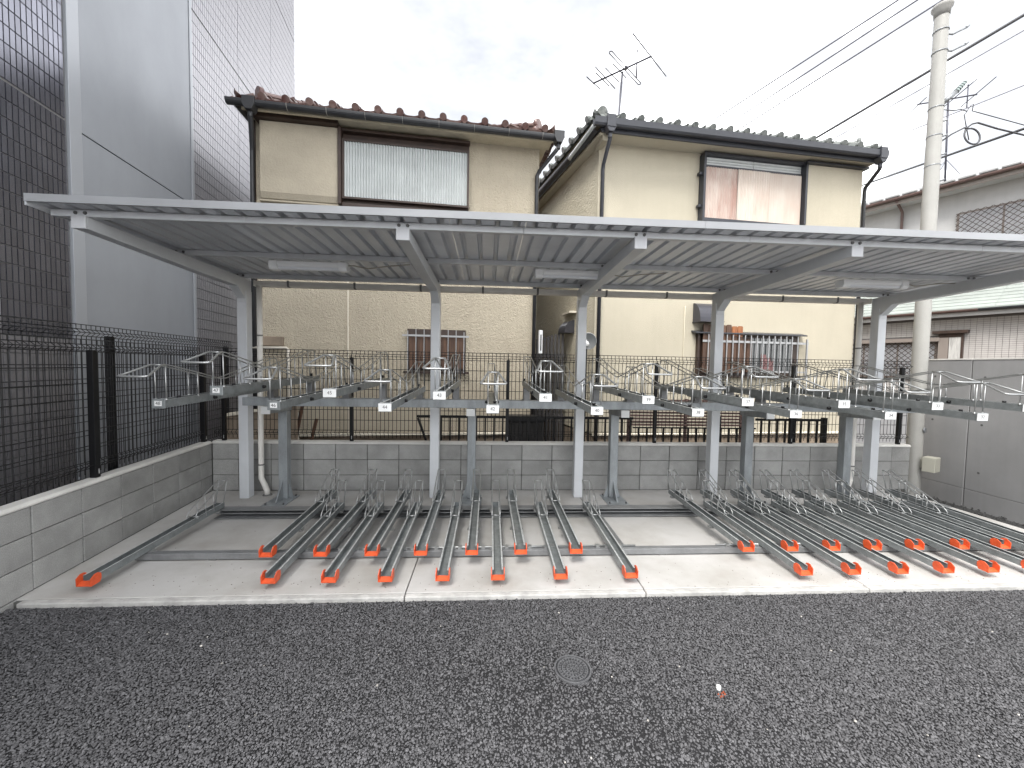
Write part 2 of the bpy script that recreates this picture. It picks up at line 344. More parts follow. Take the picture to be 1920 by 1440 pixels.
# loose-textured asphalt surface: single stones pressed into the bed
MAN = (3.63, -3.058, 0.104)
def stones():
    protos = []
    for k in range(6):
        rg = np.random.default_rng(50 + k)
        import bmesh
        bm = bmesh.new(); bmesh.ops.create_icosphere(bm, subdivisions=1, radius=1.0)
        for v in bm.verts:
            v.co *= rg.uniform(0.72, 1.15)
            v.co.x *= 1.12; v.co.z = max(-0.5, min(v.co.z, 0.62)) * 0.85
        me = bpy.data.meshes.new('asphalt_stone'); bm.to_mesh(me); bm.free(); me.materials.append(M['stone'] if k < 5 else M['pale_stone'])
        protos.append(me)
    step = 0.0094
    xs = np.arange(-1.6, 9.4, step); ys = np.arange(-4.3, SLAB_F - 0.004, step * 0.93)
    X, Y = np.meshgrid(xs, ys); X = X + (np.arange(X.shape[0]) % 2)[:, None] * step / 2
    X = X.ravel() + RNG.normal(0, step * 0.30, X.size); Y = Y.ravel() + RNG.normal(0, step * 0.30, X.size)
    keep = (Y < SLAB_F - 0.004) & ((X - MAN[0]) ** 2 + (Y - MAN[1]) ** 2 > MAN[2] ** 2)
    keep &= X > (LX + (-Y) * math.sin(PHI) / math.cos(PHI)) + 0.004 - 0.0
    # only the wedge the lens (or a step to the side) takes in
    keep &= np.abs(X - 3.14) < 1.0 + 1.62 * (Y + 5.14)
    X, Y = X[keep], Y[keep]
    # gentle undulation of the laid surface
    Z = -0.0345 + 0.003 * np.sin(X * 1.7 + Y * 2.3) * np.cos(Y * 1.9) + RNG.normal(0, 0.0026, X.size)
    me = bpy.data.meshes.new('asphalt_surface'); me.from_pydata(np.stack([X, Y, Z], 1).tolist(), [], [])
    rad = (0.0048 * np.exp(RNG.normal(0, 0.26, X.size))).clip(0.0025, 0.0095)
    me.attributes.new('rad', 'FLOAT', 'POINT').data.foreach_set('value', rad.astype(np.float32))
    rot = RNG.uniform(-0.45, 0.45, (X.size, 3)); rot[:, 2] = RNG.uniform(0, 6.28, X.size)
    me.attributes.new('rot', 'FLOAT_VECTOR', 'POINT').data.foreach_set('vector', rot.astype(np.float32).ravel())
    me.attributes.new('pick', 'INT', 'POINT').data.foreach_set('value', np.where(RNG.random(X.size) < 0.0005, 5, RNG.integers(0, 5, X.size)).astype(np.int32))
    o = put('asphalt_surface', me, kind='stuff')
    lib = bpy.data.collections.new('stone_shapes')
    for k, pm in enumerate(protos):
        so = bpy.data.objects.new('asphalt_stone_shape_' + 'abcdef'[k], pm); lib.objects.link(so)
    ng = bpy.data.node_groups.new('scatter_stones', 'GeometryNodeTree')
    ng.interface.new_socket('Geometry', in_out='INPUT', socket_type='NodeSocketGeometry')
    ng.interface.new_socket('Geometry', in_out='OUTPUT', socket_type='NodeSocketGeometry')
    n, l = ng.nodes, ng.links
    gi, go = n.new('NodeGroupInput'), n.new('NodeGroupOutput')
    ci = n.new('GeometryNodeCollectionInfo'); ci.inputs['Collection'].default_value = lib; ci.inputs['Separate Children'].default_value = True; ci.inputs['Reset Children'].default_value = True
    ip = n.new('GeometryNodeInstanceOnPoints')
    def attr(nm, t):
        a = n.new('GeometryNodeInputNamedAttribute'); a.data_type = t; a.inputs['Name'].default_value = nm; return a.outputs[0]
    l.new(gi.outputs[0], ip.inputs['Points']); l.new(ci.outputs[0], ip.inputs['Instance']); ip.inputs['Pick Instance'].default_value = True
    l.new(attr('pick', 'INT'), ip.inputs['Instance Index']); l.new(attr('rad', 'FLOAT'), ip.inputs['Scale'])
    e2r = n.new('FunctionNodeEulerToRotation'); l.new(attr('rot', 'FLOAT_VECTOR'), e2r.inputs[0]); l.new(e2r.outputs[0], ip.inputs['Rotation'])
    l.new(ip.outputs[0], go.inputs[0])
    md = o.modifiers.new('scatter', 'NODES'); md.node_group = ng
    return X.size
stones()

# manhole cover
mh = thing('manhole_cover', 'small round cast iron cover set in the black asphalt', 'manhole cover', (MAN[0], MAN[1], -0.030))
def ring(m, r0, r1, z0, z1, n=40):
    V = []; F = []
    for k in range(n):
        c, s_ = math.cos(2 * PI * k / n), math.sin(2 * PI * k / n)
        V += [(r0 * c, r0 * s_, z0), (r1 * c, r1 * s_, z0), (r1 * c, r1 * s_, z1), (r0 * c, r0 * s_, z1)]
    for k in range(n):
        a, b = 4 * k, 4 * ((k + 1) % n)
        for j in range(4): F.append((a + j, a + (j + 1) % 4, b + (j + 1) % 4, b + j))
    m.add(V, F)
m = MB(); ring(m, 0.094, 0.103, -0.02, 0.004); m.build('rim', 'iron', mh)
m = MB(); m.cyl((0, 0, -0.02), (0, 0, -0.002), 0.092, n=40); m.build('lid', 'iron_dark', mh)
m = MB()
for r_ in (0.084, 0.060, 0.036): ring(m, r_ - 0.005, r_, -0.003, 0.0045)
for r_, nn in ((0.073, 26), (0.049, 18), (0.026, 10), (0.012, 5)):
    for k in range(nn):
        a = 2 * PI * k / nn; c, s_ = math.cos(a), math.sin(a)
        m.bar((c * (r_ - 0.008), s_ * (r_ - 0.008), 0.001), (c * (r_ + 0.008), s_ * (r_ + 0.008), 0.001), 0.0065, 0.008)
m.build('lid_pattern', 'iron', mh)
sn = thing('survey_nail', 'small white capped nail in the asphalt with rust red paint beside it', 'survey marker', (4.365, -3.223, -0.030))
m = MB(); m.cyl((0, 0, -0.01), (0, 0, 0.016), 0.010, 0.013, n=14); m.cyl((0, 0, 0.016), (0, 0, 0.02), 0.013, 0.009, n=14); m.build('cap', 'white', sn)
m = MB()
for k in range(7):
    x, y = random.uniform(-0.04, 0.03), random.uniform(-0.045, -0.015)
    m.cyl((x, y, -0.006), (x, y, 0.002), 0.008, 0.003, n=6)
m.build('paint_mark', 'rust', sn)

# ------------------------------------------------------------------ block walls
BL = MB(); e = 0.0035
BL.box(-0.196, 0.196, 0, 0.10, 0.0, 0.193)
BLK = BL.mesh('block', 'block')
bw = thing('block_wall', 'low grey concrete block wall across the back of the bicycle stands', 'block wall')
MB().box(LX, 9.08, 0.012, 0.11, -0.18, 0.6).build('mortar_core', 'mortar', bw)
for r_ in range(3):
    # cut piece in the corner, then whole blocks
    MB().box(LX + 0.003, -0.003, 0.002, 0.10, 0.2 * r_ + 0.003, 0.2 * r_ + 0.197).build('block', 'block', bw, bevel=0.004)
    for i in range(22):
        o = put('block', BLK, bw, bevel=0.004, loc=(0.2 + 0.4 * i, random.uniform(-0.0012, 0.0012), 0.2 * r_ + 0.003))
    MB().box(8.803, 9.07, 0.002, 0.10, 0.2 * r_ + 0.003, 0.2 * r_ + 0.197).build('block', 'block', bw, bevel=0.004)
for i in range(4):
    xa, xb = (LX, 2.4, 4.8, 7.2)[i], (2.4, 4.8, 7.2, 9.08)[i]
    MB().prism([(-0.004, 0.6), (-0.004, 0.612), (0.012, 0.632), (0.10, 0.634), (0.114, 0.6)], 'x', xa, xb - 0.0005).build('coping', 'coping', bw, bevel=0.003)

lw = thing('block_wall', 'low grey concrete block wall running along the tall dark building', 'block wall', (LX, 0, 0), PHI)
# local frame: -y runs towards the camera, -x away from the lot
MB().box(-0.11, -0.012, -9.0, 0.10, -0.18, 0.6).build('mortar_core', 'mortar', lw)
m = MB(); m.box(-0.10, 0, -0.196, 0.196, 0, 0.193); LBLK = m.mesh('block', 'block')
for r_ in range(-1, 3):
    zz = 0.2 * r_ + 0.003
    if r_ >= 0:
        MB().box(-0.10, -0.002, -0.237, -0.004, zz, zz + 0.194).build('block', 'block', lw, bevel=0.004)
    for i in range(19):
        if r_ < 0 and i < 4: continue
        put('block', LBLK, lw, bevel=0.004, loc=(random.uniform(-0.0012, 0.0012), -0.24 - 0.2 - 0.4 * i, zz))
for i in range(3):
    a, b = (-2.6, -5.4, -9.0)[i], (-0.004, -2.6, -5.4)[i]
    MB().prism([(0.004, 0.6), (0.004, 0.612), (-0.012, 0.632), (-0.10, 0.634), (-0.114, 0.6)], 'y', a, b - 0.0005).build('coping', 'coping', lw, bevel=0.003)

# ------------------------------------------------------------------ wire mesh fences
def mesh_panel(L, z0, z1, parent, pitch=0.051, bend=0.035, r=0.0037, x0=0.0):
    """welded wire panel along local x, V-bent near the top and the bottom (towards -y)"""
    H = z1 - z0
    rows = [(0.0, 0), (0.03, 0.4), (0.055, 1.0), (0.085, 0.4), (0.11, 0)]
    prof = [(z0 - 0.0, 0.0), (z0 + 0.045, 0.0), (z0 + 0.075, -bend), (z0 + 0.105, 0.0), (z1 - 0.105, 0.0), (z1 - 0.075, -bend), (z1 - 0.045, 0.0), (z1, 0.0)]
    m = MB(); n = max(2, int(L / pitch)); st = L / n
    for i in range(n + 1):
        x = x0 + i * st; m.tube([(x, y, z) for z, y in prof], r, 4, smooth=False, caps=False)
    hz = [(z0 + 0.045, 0), (z0 + 0.075, -bend), (z0 + 0.105, 0), (z1 - 0.105, 0), (z1 - 0.075, -bend), (z1 - 0.045, 0), (z1 - 0.004, 0)]
    k = max(2, round((H - 0.21) / 0.125))
    hz += [(z0 + 0.105 + (H - 0.21) * j / k, 0) for j in range(1, k)]
    for z, y in hz: m.tube([(x0, y - 2 * r, z), (x0 + L, y - 2 * r, z)], r, 4, smooth=False, caps=False)
    return m.build('mesh_panel', 'wire', parent, kind='stuff')
def fence_post(x, z0, z1, parent, w=0.05, y=0.0):
    p = MB().box(x - w / 2, x + w / 2, y - w / 2, y + w / 2, z0, z1).build('post', 'black', parent, bevel=0.003)
    MB().box(x + w * 0.05, x + w * 0.2, y - w / 2 - 0.0015, y - w / 2 + 0.001, z0 + 0.03, z0 + 0.07).build('sticker', 'fence_plate', p)
    return p
bf = thing('mesh_fence', 'black welded wire mesh fence on top of the back block wall', 'wire fence', (0, 0.055, 0))
xs = [-0.19, 1.39, 3.40, 5.40, 7.33, 8.92]
for x in xs: fence_post(x, 0.634, 1.715, bf, 0.042, -0.015)
for a, b in zip([-0.30] + xs[1:], xs[1:] + [9.05]): mesh_panel(b - a - 0.004, 0.668, 1.805, bf, x0=a + 0.002)
lf = thing('mesh_fence', 'black wire mesh fence standing on the left block wall', 'wire fence', (LX, 0, 0), PHI + PI / 2)
# local +x runs back along the wall
for s_ in (0.015 - 0.07, -1.63, -3.63, -5.63, -7.63): fence_post(s_, 0.634, 1.71, lf, 0.048, 0.06)
for a in (-1.63, -3.63, -5.63, -7.63): mesh_panel((1.57 if a == -1.63 else 2.0) - 0.004, 0.668, 1.80, lf, x0=a + 0.002).location = (0, 0.095, 0)
nf = thing('mesh_fence', 'taller black mesh fence close to the dark tiled building behind the left wall', 'wire fence', (LX + LN.x * 0.34, LN.y * 0.34, 0), PHI + PI / 2)
for s_ in (1.2, -0.96, -2.96, -4.96): fence_post(s_, -0.1, 1.86, nf, 0.055, 0.06)
for a, L in ((-1.04, 2.24), (-3.04, 2.0), (-5.04, 2.0)): mesh_panel(L - 0.004, 0.45, 1.945, nf, x0=a + 0.002)

# ------------------------------------------------------------------ right concrete wall
rw = thing('concrete_wall', 'tall smooth grey cast concrete wall closing the lot on the right', 'concrete wall', (9.55, 0, 0))
RW_TOP = 1.83
ys = [0.35, -0.28, -2.08, -3.88, -5.68]
for i in range(4):
    y1, y0 = ys[i] - 0.006, ys[i + 1] + 0.006
    for z0, z1 in ((-0.3, 0.10), (0.104, RW_TOP)):
        p = MB().box(0, 0.15, y0, y1, z0, z1).build('wall_panel', 'cast', rw, bevel=0.005)
        if z1 > 1:
            for yy in ((y1 - 0.14, y1 - 0.62, y0 + 0.3) if i else (y1 - 0.2,)):
                for zz in (0.35, 0.98, 1.6):
                    MB().cyl((-0.0015, yy, zz), (0.004, yy, zz), 0.014, n=12).build('tie_hole', 'hole', p)
    MB().box(-0.006, 0.16, y0, y1, RW_TOP + 0.001, RW_TOP + 0.02).build('coping', 'coping', rw)
MB().box(0.012, 0.14, ys[-1], ys[0], -0.3, RW_TOP - 0.01).build('core', 'mortar', rw)

# ------------------------------------------------------------------ bicycle shelter
sh = thing('bicycle_shelter', 'long silver cantilever roof on five posts over the bicycle stands', 'bicycle shelter')
PX = [0.25, 2.495, 4.29, 6.045, 8.22]
def roof_z(y): return 2.692 - 0.016 * (y + 2.257)
RX0, RX1, RY0, RY1 = 0.03, 8.46, -2.25, -0.06
for i, x in enumerate(PX):
    p = MB().box(x - 0.055, x + 0.055, -0.31, -0.20, 0.0, 2.47).build('post', 'silver', sh, bevel=0.006)
    # curved haunch and tapered cantilever beam
    m = MB()
    zr = roof_z(-0.25) - 0.052
    prof = [(-0.195, 2.33), (-0.195, zr), (-1.2, roof_z(-1.2) - 0.05), (-2.13, roof_z(-2.1) - 0.05), (-2.13, roof_z(-2.1) - 0.135), (-1.0, roof_z(-1.0) - 0.165), (-0.46, 2.496), (-0.316, 2.375), (-0.312, 2.33)]
    m.prism(prof, 'x', x - 0.047, x + 0.047)
    b = m.build('beam', 'silver', sh, bevel=0.004)
    MB().box(x - 0.049, x + 0.049, -2.145, -2.131, roof_z(-2.1) - 0.138, roof_z(-2.1) - 0.048).build('end_cap', 'cap', b, bevel=0.004)
PY = [-2.10, -1.20, -0.30]
for j, y in enumerate(PY):
    zt = roof_z(y) - 0.003
    edges = [RX0 + 0.02] + [0.5 * (a + c) for a, c in zip(PX[:-1], PX[1:])] + [RX1 - 0.02]
    for a, c in zip(edges[:-1], edges[1:]):
        m = MB(); m.box(a + 0.001, c - 0.001, y - 0.025, y + 0.025, zt - 0.047, zt)
        pu = m.build('purlin', 'silver', sh, bevel=0.002)
        for x in PX:
            if a < x < c:
                for dx in (-0.032, 0.032):
                    MB().cyl((x + dx, y - 0.0255, zt - 0.022), (x + dx, y - 0.033, zt - 0.022), 0.013, 0.011, n=10).build('bolt', 'bolt', pu)
# ribbed deck sheets, each four ribs wide
npan = 15; pw = (RX1 - RX0) / npan; rp = pw / 4
DECK = None
for i in range(npan):
    if DECK is None:
        prof = [(0.0, 0.0)]
        for k in range(4):
            c = rp * (k + 0.5)
            w0, w1, h = (0.022, 0.012, 0.034) if k != 3 else (0.030, 0.018, 0.040)
            prof += [(c - w0, 0), (c - w1, h), (c + w1, h), (c + w0, 0)]
        prof += [(pw - 0.002, 0.0)]
        m = MB(); n = len(prof)
        V = []
        for yy in (RY0 + 0.012, RY1):
            zz = roof_z(yy)
            V += [(u, yy, zz + v) for u, v in prof] + [(u, yy, zz + v + 0.0012) for u, v in prof]
        F = []
        for k in range(n - 1):
            F.append((k, k + 1, 2 * n + k + 1, 2 * n + k)); F.append((n + k, n + k + 1, 3 * n + k + 1, 3 * n + k))
            F.append((k, k + 1, n + k + 1, n + k)); F.append((2 * n + k, 2 * n + k + 1, 3 * n + k + 1, 3 * n + k))
        m.add(V, F); DECK = m.mesh('roof_sheet', 'deck')
    put('roof_sheet', DECK, sh, loc=(RX0 + 0.001 + i * pw, 0, random.uniform(-0.0006, 0.0006)))
for a, c in ((RX0 - 0.012, 4.73), (4.732, RX1 + 0.012)):
    m = MB(); z = roof_z(RY0)
    m.prism([(RY0 - 0.004, z - 0.006), (RY0 + 0.012, z - 0.006), (RY0 + 0.012, z - 0.002), (RY0 + 0.002, z), (RY0 + 0.002, z + 0.042), (RY0 + 0.03, z + 0.044), (RY0 + 0.03, z + 0.047), (RY0 - 0.004, z + 0.046)], 'x', a, c)
    m.build('fascia', 'fascia', sh)
for x in (RX0 - 0.012, RX1 + 0.002):
    m = MB(); zf, zb = roof_z(RY0), roof_z(RY1)
    V = [(x, RY0, zf - 0.03), (x + 0.012, RY0, zf - 0.03), (x + 0.012, RY0, zf + 0.046), (x, RY0, zf + 0.046), (x, RY1, zb - 0.03), (x + 0.012, RY1, zb - 0.03), (x + 0.012, RY1, zb + 0.046), (x, RY1, zb + 0.046)]
    m.add(V, [(0, 1, 2, 3), (7, 6, 5, 4), (0, 4, 5, 1), (1, 5, 6, 2), (2, 6, 7, 3), (3, 7, 4, 0)])
    m.build('verge_trim', 'silver', sh)
# rear gutter: half-open box of pvc hung on straps
m = MB(); gz = roof_z(RY1) - 0.105
go_, gi_ = [(-0.155, gz + 0.062), (-0.15, gz + 0.01), (-0.135, gz), (-0.06, gz), (-0.045, gz + 0.01), (-0.04, gz + 0.075)], [(-0.044, gz + 0.075), (-0.049, gz + 0.014), (-0.062, gz + 0.004), (-0.133, gz + 0.004), (-0.146, gz + 0.014), (-0.151, gz + 0.062)]
m.prism(go_ + gi_, 'x', 0.30, 8.21); gt = m.build('gutter', 'gut', sh)
m = MB(); m.box(0.296, 0.302, -0.155, -0.04, gz, gz + 0.07); m.box(8.208, 8.214, -0.155, -0.04, gz, gz + 0.07); m.build('gutter_end', 'gut', gt)
for x in (0.70, 1.49, 2.29, 3.06, 3.75, 4.63, 5.42, 6.2, 6.98, 7.74):
    m = MB(); m.prism([(-0.159, gz + 0.075), (-0.154, gz + 0.008), (-0.137, gz - 0.004), (-0.09, gz - 0.004), (-0.09, gz - 0.0005), (-0.134, gz - 0.0005), (-0.15, gz + 0.01), (-0.1555, gz + 0.075)], 'x', x - 0.012, x + 0.012)
    m.build('gutter_strap', 'strap', gt)
def downpipe(x, kick, name='downpipe'):
    m = MB(); y = -0.135
    pts = [(x, y, gz + 0.01), (x, y, 1.3), (x, y, 0.27), (x, y, 0.20), (x + kick * 0.045, y - 0.02, 0.13), (x + kick * 0.09, y - 0.04, 0.05), (x + kick * 0.095, y - 0.045, 0.0)]
    m.tube(pts, 0.031, 14); p = m.build('downpipe', 'gut', sh)
    for z in (0.36, 1.15, 1.95):
        MB().cyl((x, y, z), (x, y, z + 0.016), 0.034, n=14).build('pipe_band', 'strap', p)
    MB().cyl((x + kick * 0.095, y - 0.045, 0.001), (x + kick * 0.095, y - 0.045, 0.012), 0.055, 0.045, n=14).build('collar', 'strap', p)
downpipe(0.355, 1); downpipe(8.08, -1)

def strip_light(x, lab):
    t = thing('strip_light', lab, 'strip light', (x, -1.09, roof_z(-1.09) - 0.052), group='strip lights under the shelter roof')
    m = MB()
    m.prism([(-0.05, 0.0), (0.05, 0.0), (0.05, -0.03), (0.035, -0.05), (-0.035, -0.05), (-0.05, -0.03)], 'x', -0.29, 0.29)
    for s in (-1, 1):
        m.prism([(-0.056, 0.001), (0.056, 0.001), (0.056, -0.06), (0.035, -0.082), (-0.035, -0.082), (-0.056, -0.06)], 'x', s * 0.33 - 0.04, s * 0.33 + 0.04)
    m.build('housing', 'lamp', t, bevel=0.006)
    m = MB(); m.prism([(0.036 * math.cos(a), -0.052 - 0.026 * math.sin(a)) for a in [k * PI / 8 for k in range(9)]], 'x', -0.287, 0.287); m.build('diffuser', 'lens', t)
    m = MB(); m.tube([(0.37, 0, -0.02), (0.42, 0.01, -0.015), (0.55, 0.05, -0.03), (0.75, 0.03, -0.004), (0.98, -0.05, 0.0)], 0.006, 6); m.build('flex', 'cable_sheath', t)
    return t
strip_light(1.37, 'white strip light under the roof between the two posts at the left end')
strip_light(3.97, 'white strip light under the middle of the roof just left of a beam')
strip_light(7.25, 'white strip light under the roof between the two posts at the right end')

# ------------------------------------------------------------------ lower cycle rack: base frame and sliding trays
fr = thing('rack_base_frame', 'zinc rails on the slab carrying the lower cycle trays', 'rack frame')
m = MB(); m.prism([(-1.835, 0.010), (-1.775, 0.010), (-1.775, 0.062), (-1.835, 0.062)], 'x', 0.30, 8.5); m.build('front_beam', 'galv_dark', fr, bevel=0.004)
m = MB(); m.prism([(-0.965, 0.010), (-0.835, 0.010), (-0.835, 0.095), (-0.95, 0.095), (-0.95, 0.088), (-0.86, 0.088), (-0.86, 0.055), (-0.93, 0.055), (-0.93, 0.047), (-0.86, 0.047), (-0.86, 0.018), (-0.965, 0.018)], 'x', 0.34, 8.55); m.build('rear_beam', 'galv_dark', fr, bevel=0.002)
for x in (1.78, 4.36, 5.95, 7.6):
    MB().box(x - 0.05, x + 0.05, -1.77, -0.97, 0.002, 0.02).build('tie_plate', 'galv_dark', fr, bevel=0.003)
m = MB(); m.cyl((1.6, -1.79, 0.072), (4.46, -1.79, 0.072), 0.008, n=8); m.build('guide_rod', 'chrome', fr)
m = MB(); m.cyl((5.2, -1.79, 0.072), (8.4, -1.79, 0.072), 0.008, n=8); m.build('guide_rod', 'chrome', fr)
CLIP = MB().box(-0.016, 0.016, -0.022, 0.022, 0.0, 0.020).box(-0.05, 0.05, -0.004, 0.004, 0.004, 0.016).mesh('roller_clip', 'chrome')
for k in range(14): put('roller_clip', CLIP, fr, loc=(1.72 + 0.2 * k, -1.79, 0.0625))
for k in range(15): put('roller_clip', CLIP, fr, loc=(5.30 + 0.2 * k, -1.79, 0.0625))
for x in (0.9, 2.6, 4.7, 6.4, 8.1):
    MB().box(x - 0.03, x + 0.03, -1.83, -1.78, 0.0, 0.0095).build('foot', 'strap', fr)

TW = 0.082
def channel_mesh(L, H=0.052, name='channel'):
    w = TW / 2; t = 0.003; lip = 0.012
    prof = [(-w + lip, H), (-w, H), (-w, 0), (w, 0), (w, H), (w - lip, H), (w - lip, H - t), (w - t, H - t), (w - t, t), (-w + t, t), (-w + t, H - t), (-w + lip, H - t)]
    m = MB(); n = len(prof)
    V = [(u, 0, v) for u, v in prof] + [(u, L, v) for u, v in prof]
    F = [(k, (k + 1) % n, n + (k + 1) % n, n + k) for k in range(n)]
    quads = [(0, 1, 10, 11), (1, 2, 9, 10), (2, 3, 8, 9), (3, 4, 7, 8), (4, 5, 6, 7)]
    F += quads + [tuple(n + i for i in q_) for q_ in quads]
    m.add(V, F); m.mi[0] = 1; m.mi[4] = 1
    return m
LL = 1.36
def lower_tray_proto():
    t = thing('cycle_tray', '', 'cycle tray')
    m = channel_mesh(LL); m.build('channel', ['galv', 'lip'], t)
    # orange end cap: ramp lip and two flared cheeks
    m = MB(); w = TW / 2 + 0.004; t0 = 0.006
    for s in (-1, 1):
        m.prism([(-0.042, -0.007), (0.022, -0.007), (0.026, 0.006), (0.032, 0.016), (0.034, 0.040), (0.030, 0.054), (0.022, 0.062), (0.012, 0.067), (-0.012, 0.068), (-0.042, 0.046)], 'x', s * w, s * (w + t0))
    m.prism([(-0.042, -0.007), (0.022, -0.007), (0.022, -0.001), (-0.002, -0.001), (-0.002, 0.014), (-0.008, 0.014), (-0.042, 0.0)], 'x', -w, w)
    m.build('end_cap', 'orange', t)
    g = MB(); rr = 0.0053
    # wire wheel guard: foot, curved rise, top, steep rear leg
    for s in (-1, 1):
        x = s * 0.040
        pts = [(x, 0.985, 0.040), (x, 0.960, 0.050), (x, 0.955, 0.065), (x, 0.968, 0.085), (x, 1.00, 0.112), (x, 1.12, 0.165), (x, 1.30, 0.238), (x, 1.385, 0.272), (x, 1.405, 0.274), (x, 1.412, 0.262), (x, 1.40, 0.235), (x, 1.345, 0.045)]
        g.tube(pts, rr, 6)
        for yy, zt in ((1.09, 0.150), (1.20, 0.196)):
            g.cyl((x, yy, 0.02), (x, yy, zt), rr * 0.85, n=6)
    g.cyl((-0.040, 1.405, 0.268), (0.040, 1.405, 0.268), rr, n=6)
    g.cyl((-0.046, 0.985, 0.054), (0.046, 0.985, 0.054), rr, n=6)
    g.build('wheel_guard', 'chrome', t)
    m = MB(); m.prism([(-0.06, -0.002), (0.06, -0.002), (0.06, -0.02), (-0.06, -0.02)], 'y', 0.0, 0.04); sl = m.mesh('slider', 'chrome')
    put('slider', sl, t, loc=(0, 0.44, 0.0)); put('slider', sl, t, loc=(0, 1.24, 0.0))
    m = MB(); m.box(-0.038, 0.038, 0.0, 0.006, 0.004, 0.045); put('end_plate', m.mesh('end_plate', 'galv'), t, loc=(0, LL - 0.008, 0))
    return t
lt = lower_tray_proto()
BACKX = [1.415, 1.832, 2.228, 2.616, 3.027, 3.426, 3.886, 5.361, 5.751, 6.130, 6.509, 6.90, 7.328, 7.72, 8.12]
FRONTX = [0.352, 1.590, 2.010, 2.412, 2.826, 3.233, 3.705, 4.244, 5.635, 6.032, 6.431, 6.820, 7.210, 7.60, 8.0]
first = True
def tray(x, y, z0, z1, label, grp):
    global first
    o = lt if first else dup(lt); first = False
    o.location = (x, y, z0); o.rotation_euler = (math.atan2(z1 - z0, LL), 0, random.uniform(-0.006, 0.006)); o['label'] = label; o['group'] = grp
for i, x in enumerate(FRONTX):
    if i == 0: lab = 'lone lower cycle tray with orange cap beside the left block wall'
    elif i == 7: lab = 'lower cycle tray standing apart at the right end of the middle group'
    elif i < 7: lab = f'{q(i - 1)} forward-reaching orange capped tray from the left in the middle group'
    else: lab = f'{q(i - 8)} forward-reaching orange capped tray from the left in the right group'
    tray(x, -2.248, 0.060, 0.108, lab, 'lower cycle trays reaching forward')
for i, x in enumerate(BACKX):
    lab = f'{q(i)} set-back orange capped tray from the left in the middle group' if i < 7 else f'{q(i - 7)} set-back orange capped tray from the left in the right group'
    tray(x, -1.958, 0.112, 0.150, lab, 'lower cycle trays set back')

# ------------------------------------------------------------------ upper rack frame and numbered trays
uf = thing('upper_rack_frame', 'galvanised posts and long cross beam carrying the numbered upper trays', 'rack frame')
for x in (0.725, 2.95, 4.722, 6.468, 7.80):
    m = MB(); w = 0.05
    m.box(x - w, x + w, -0.36, -0.26, 0.012, 1.06); p = m.build('post', 'galv_post', uf, bevel=0.006)
    MB().box(x - 0.13, x + 0.13, -0.60, -0.22, 0.001, 0.011).build('base_plate', 'galv_post', p, bevel=0.002)
    for s in (-1, 1):
        MB().prism([(x + s * 0.051, 0.012), (x + s * 0.105, 0.012), (x + s * 0.051, 0.19)], 'y', -0.315, -0.307).build('stiffener', 'galv_post', p)
    MB().prism([(-0.361, 0.012), (-0.53, 0.012), (-0.361, 0.235)], 'x', x - 0.004, x + 0.004).build('stiffener', 'galv_post', p)
    for sx in (-1, 1):
        for sy in (-0.55, -0.25):
            MB().cyl((x + sx * 0.10, sy, 0.011), (x + sx * 0.10, sy, 0.03), 0.009, n=6).build('anchor_bolt', 'bolt', p)
    a = MB().prism([(-0.22, 1.06), (-0.22, 1.15), (-0.70, 1.15), (-0.70, 1.075), (-0.45, 1.06)], 'x', x - 0.045, x + 0.045).build('arm', 'galv_post', uf, bevel=0.003)
    MB().box(x - 0.048, x + 0.048, -0.715, -0.701, 1.068, 1.152).build('end_cap', 'white', a, bevel=0.003)
m = MB(); m.prism([(-0.66, 1.153), (-0.53, 1.153), (-0.53, 1.245), (-0.66, 1.245)], 'x', 0.45, 8.35); m.build('cross_beam', 'galv_post', uf, bevel=0.005)

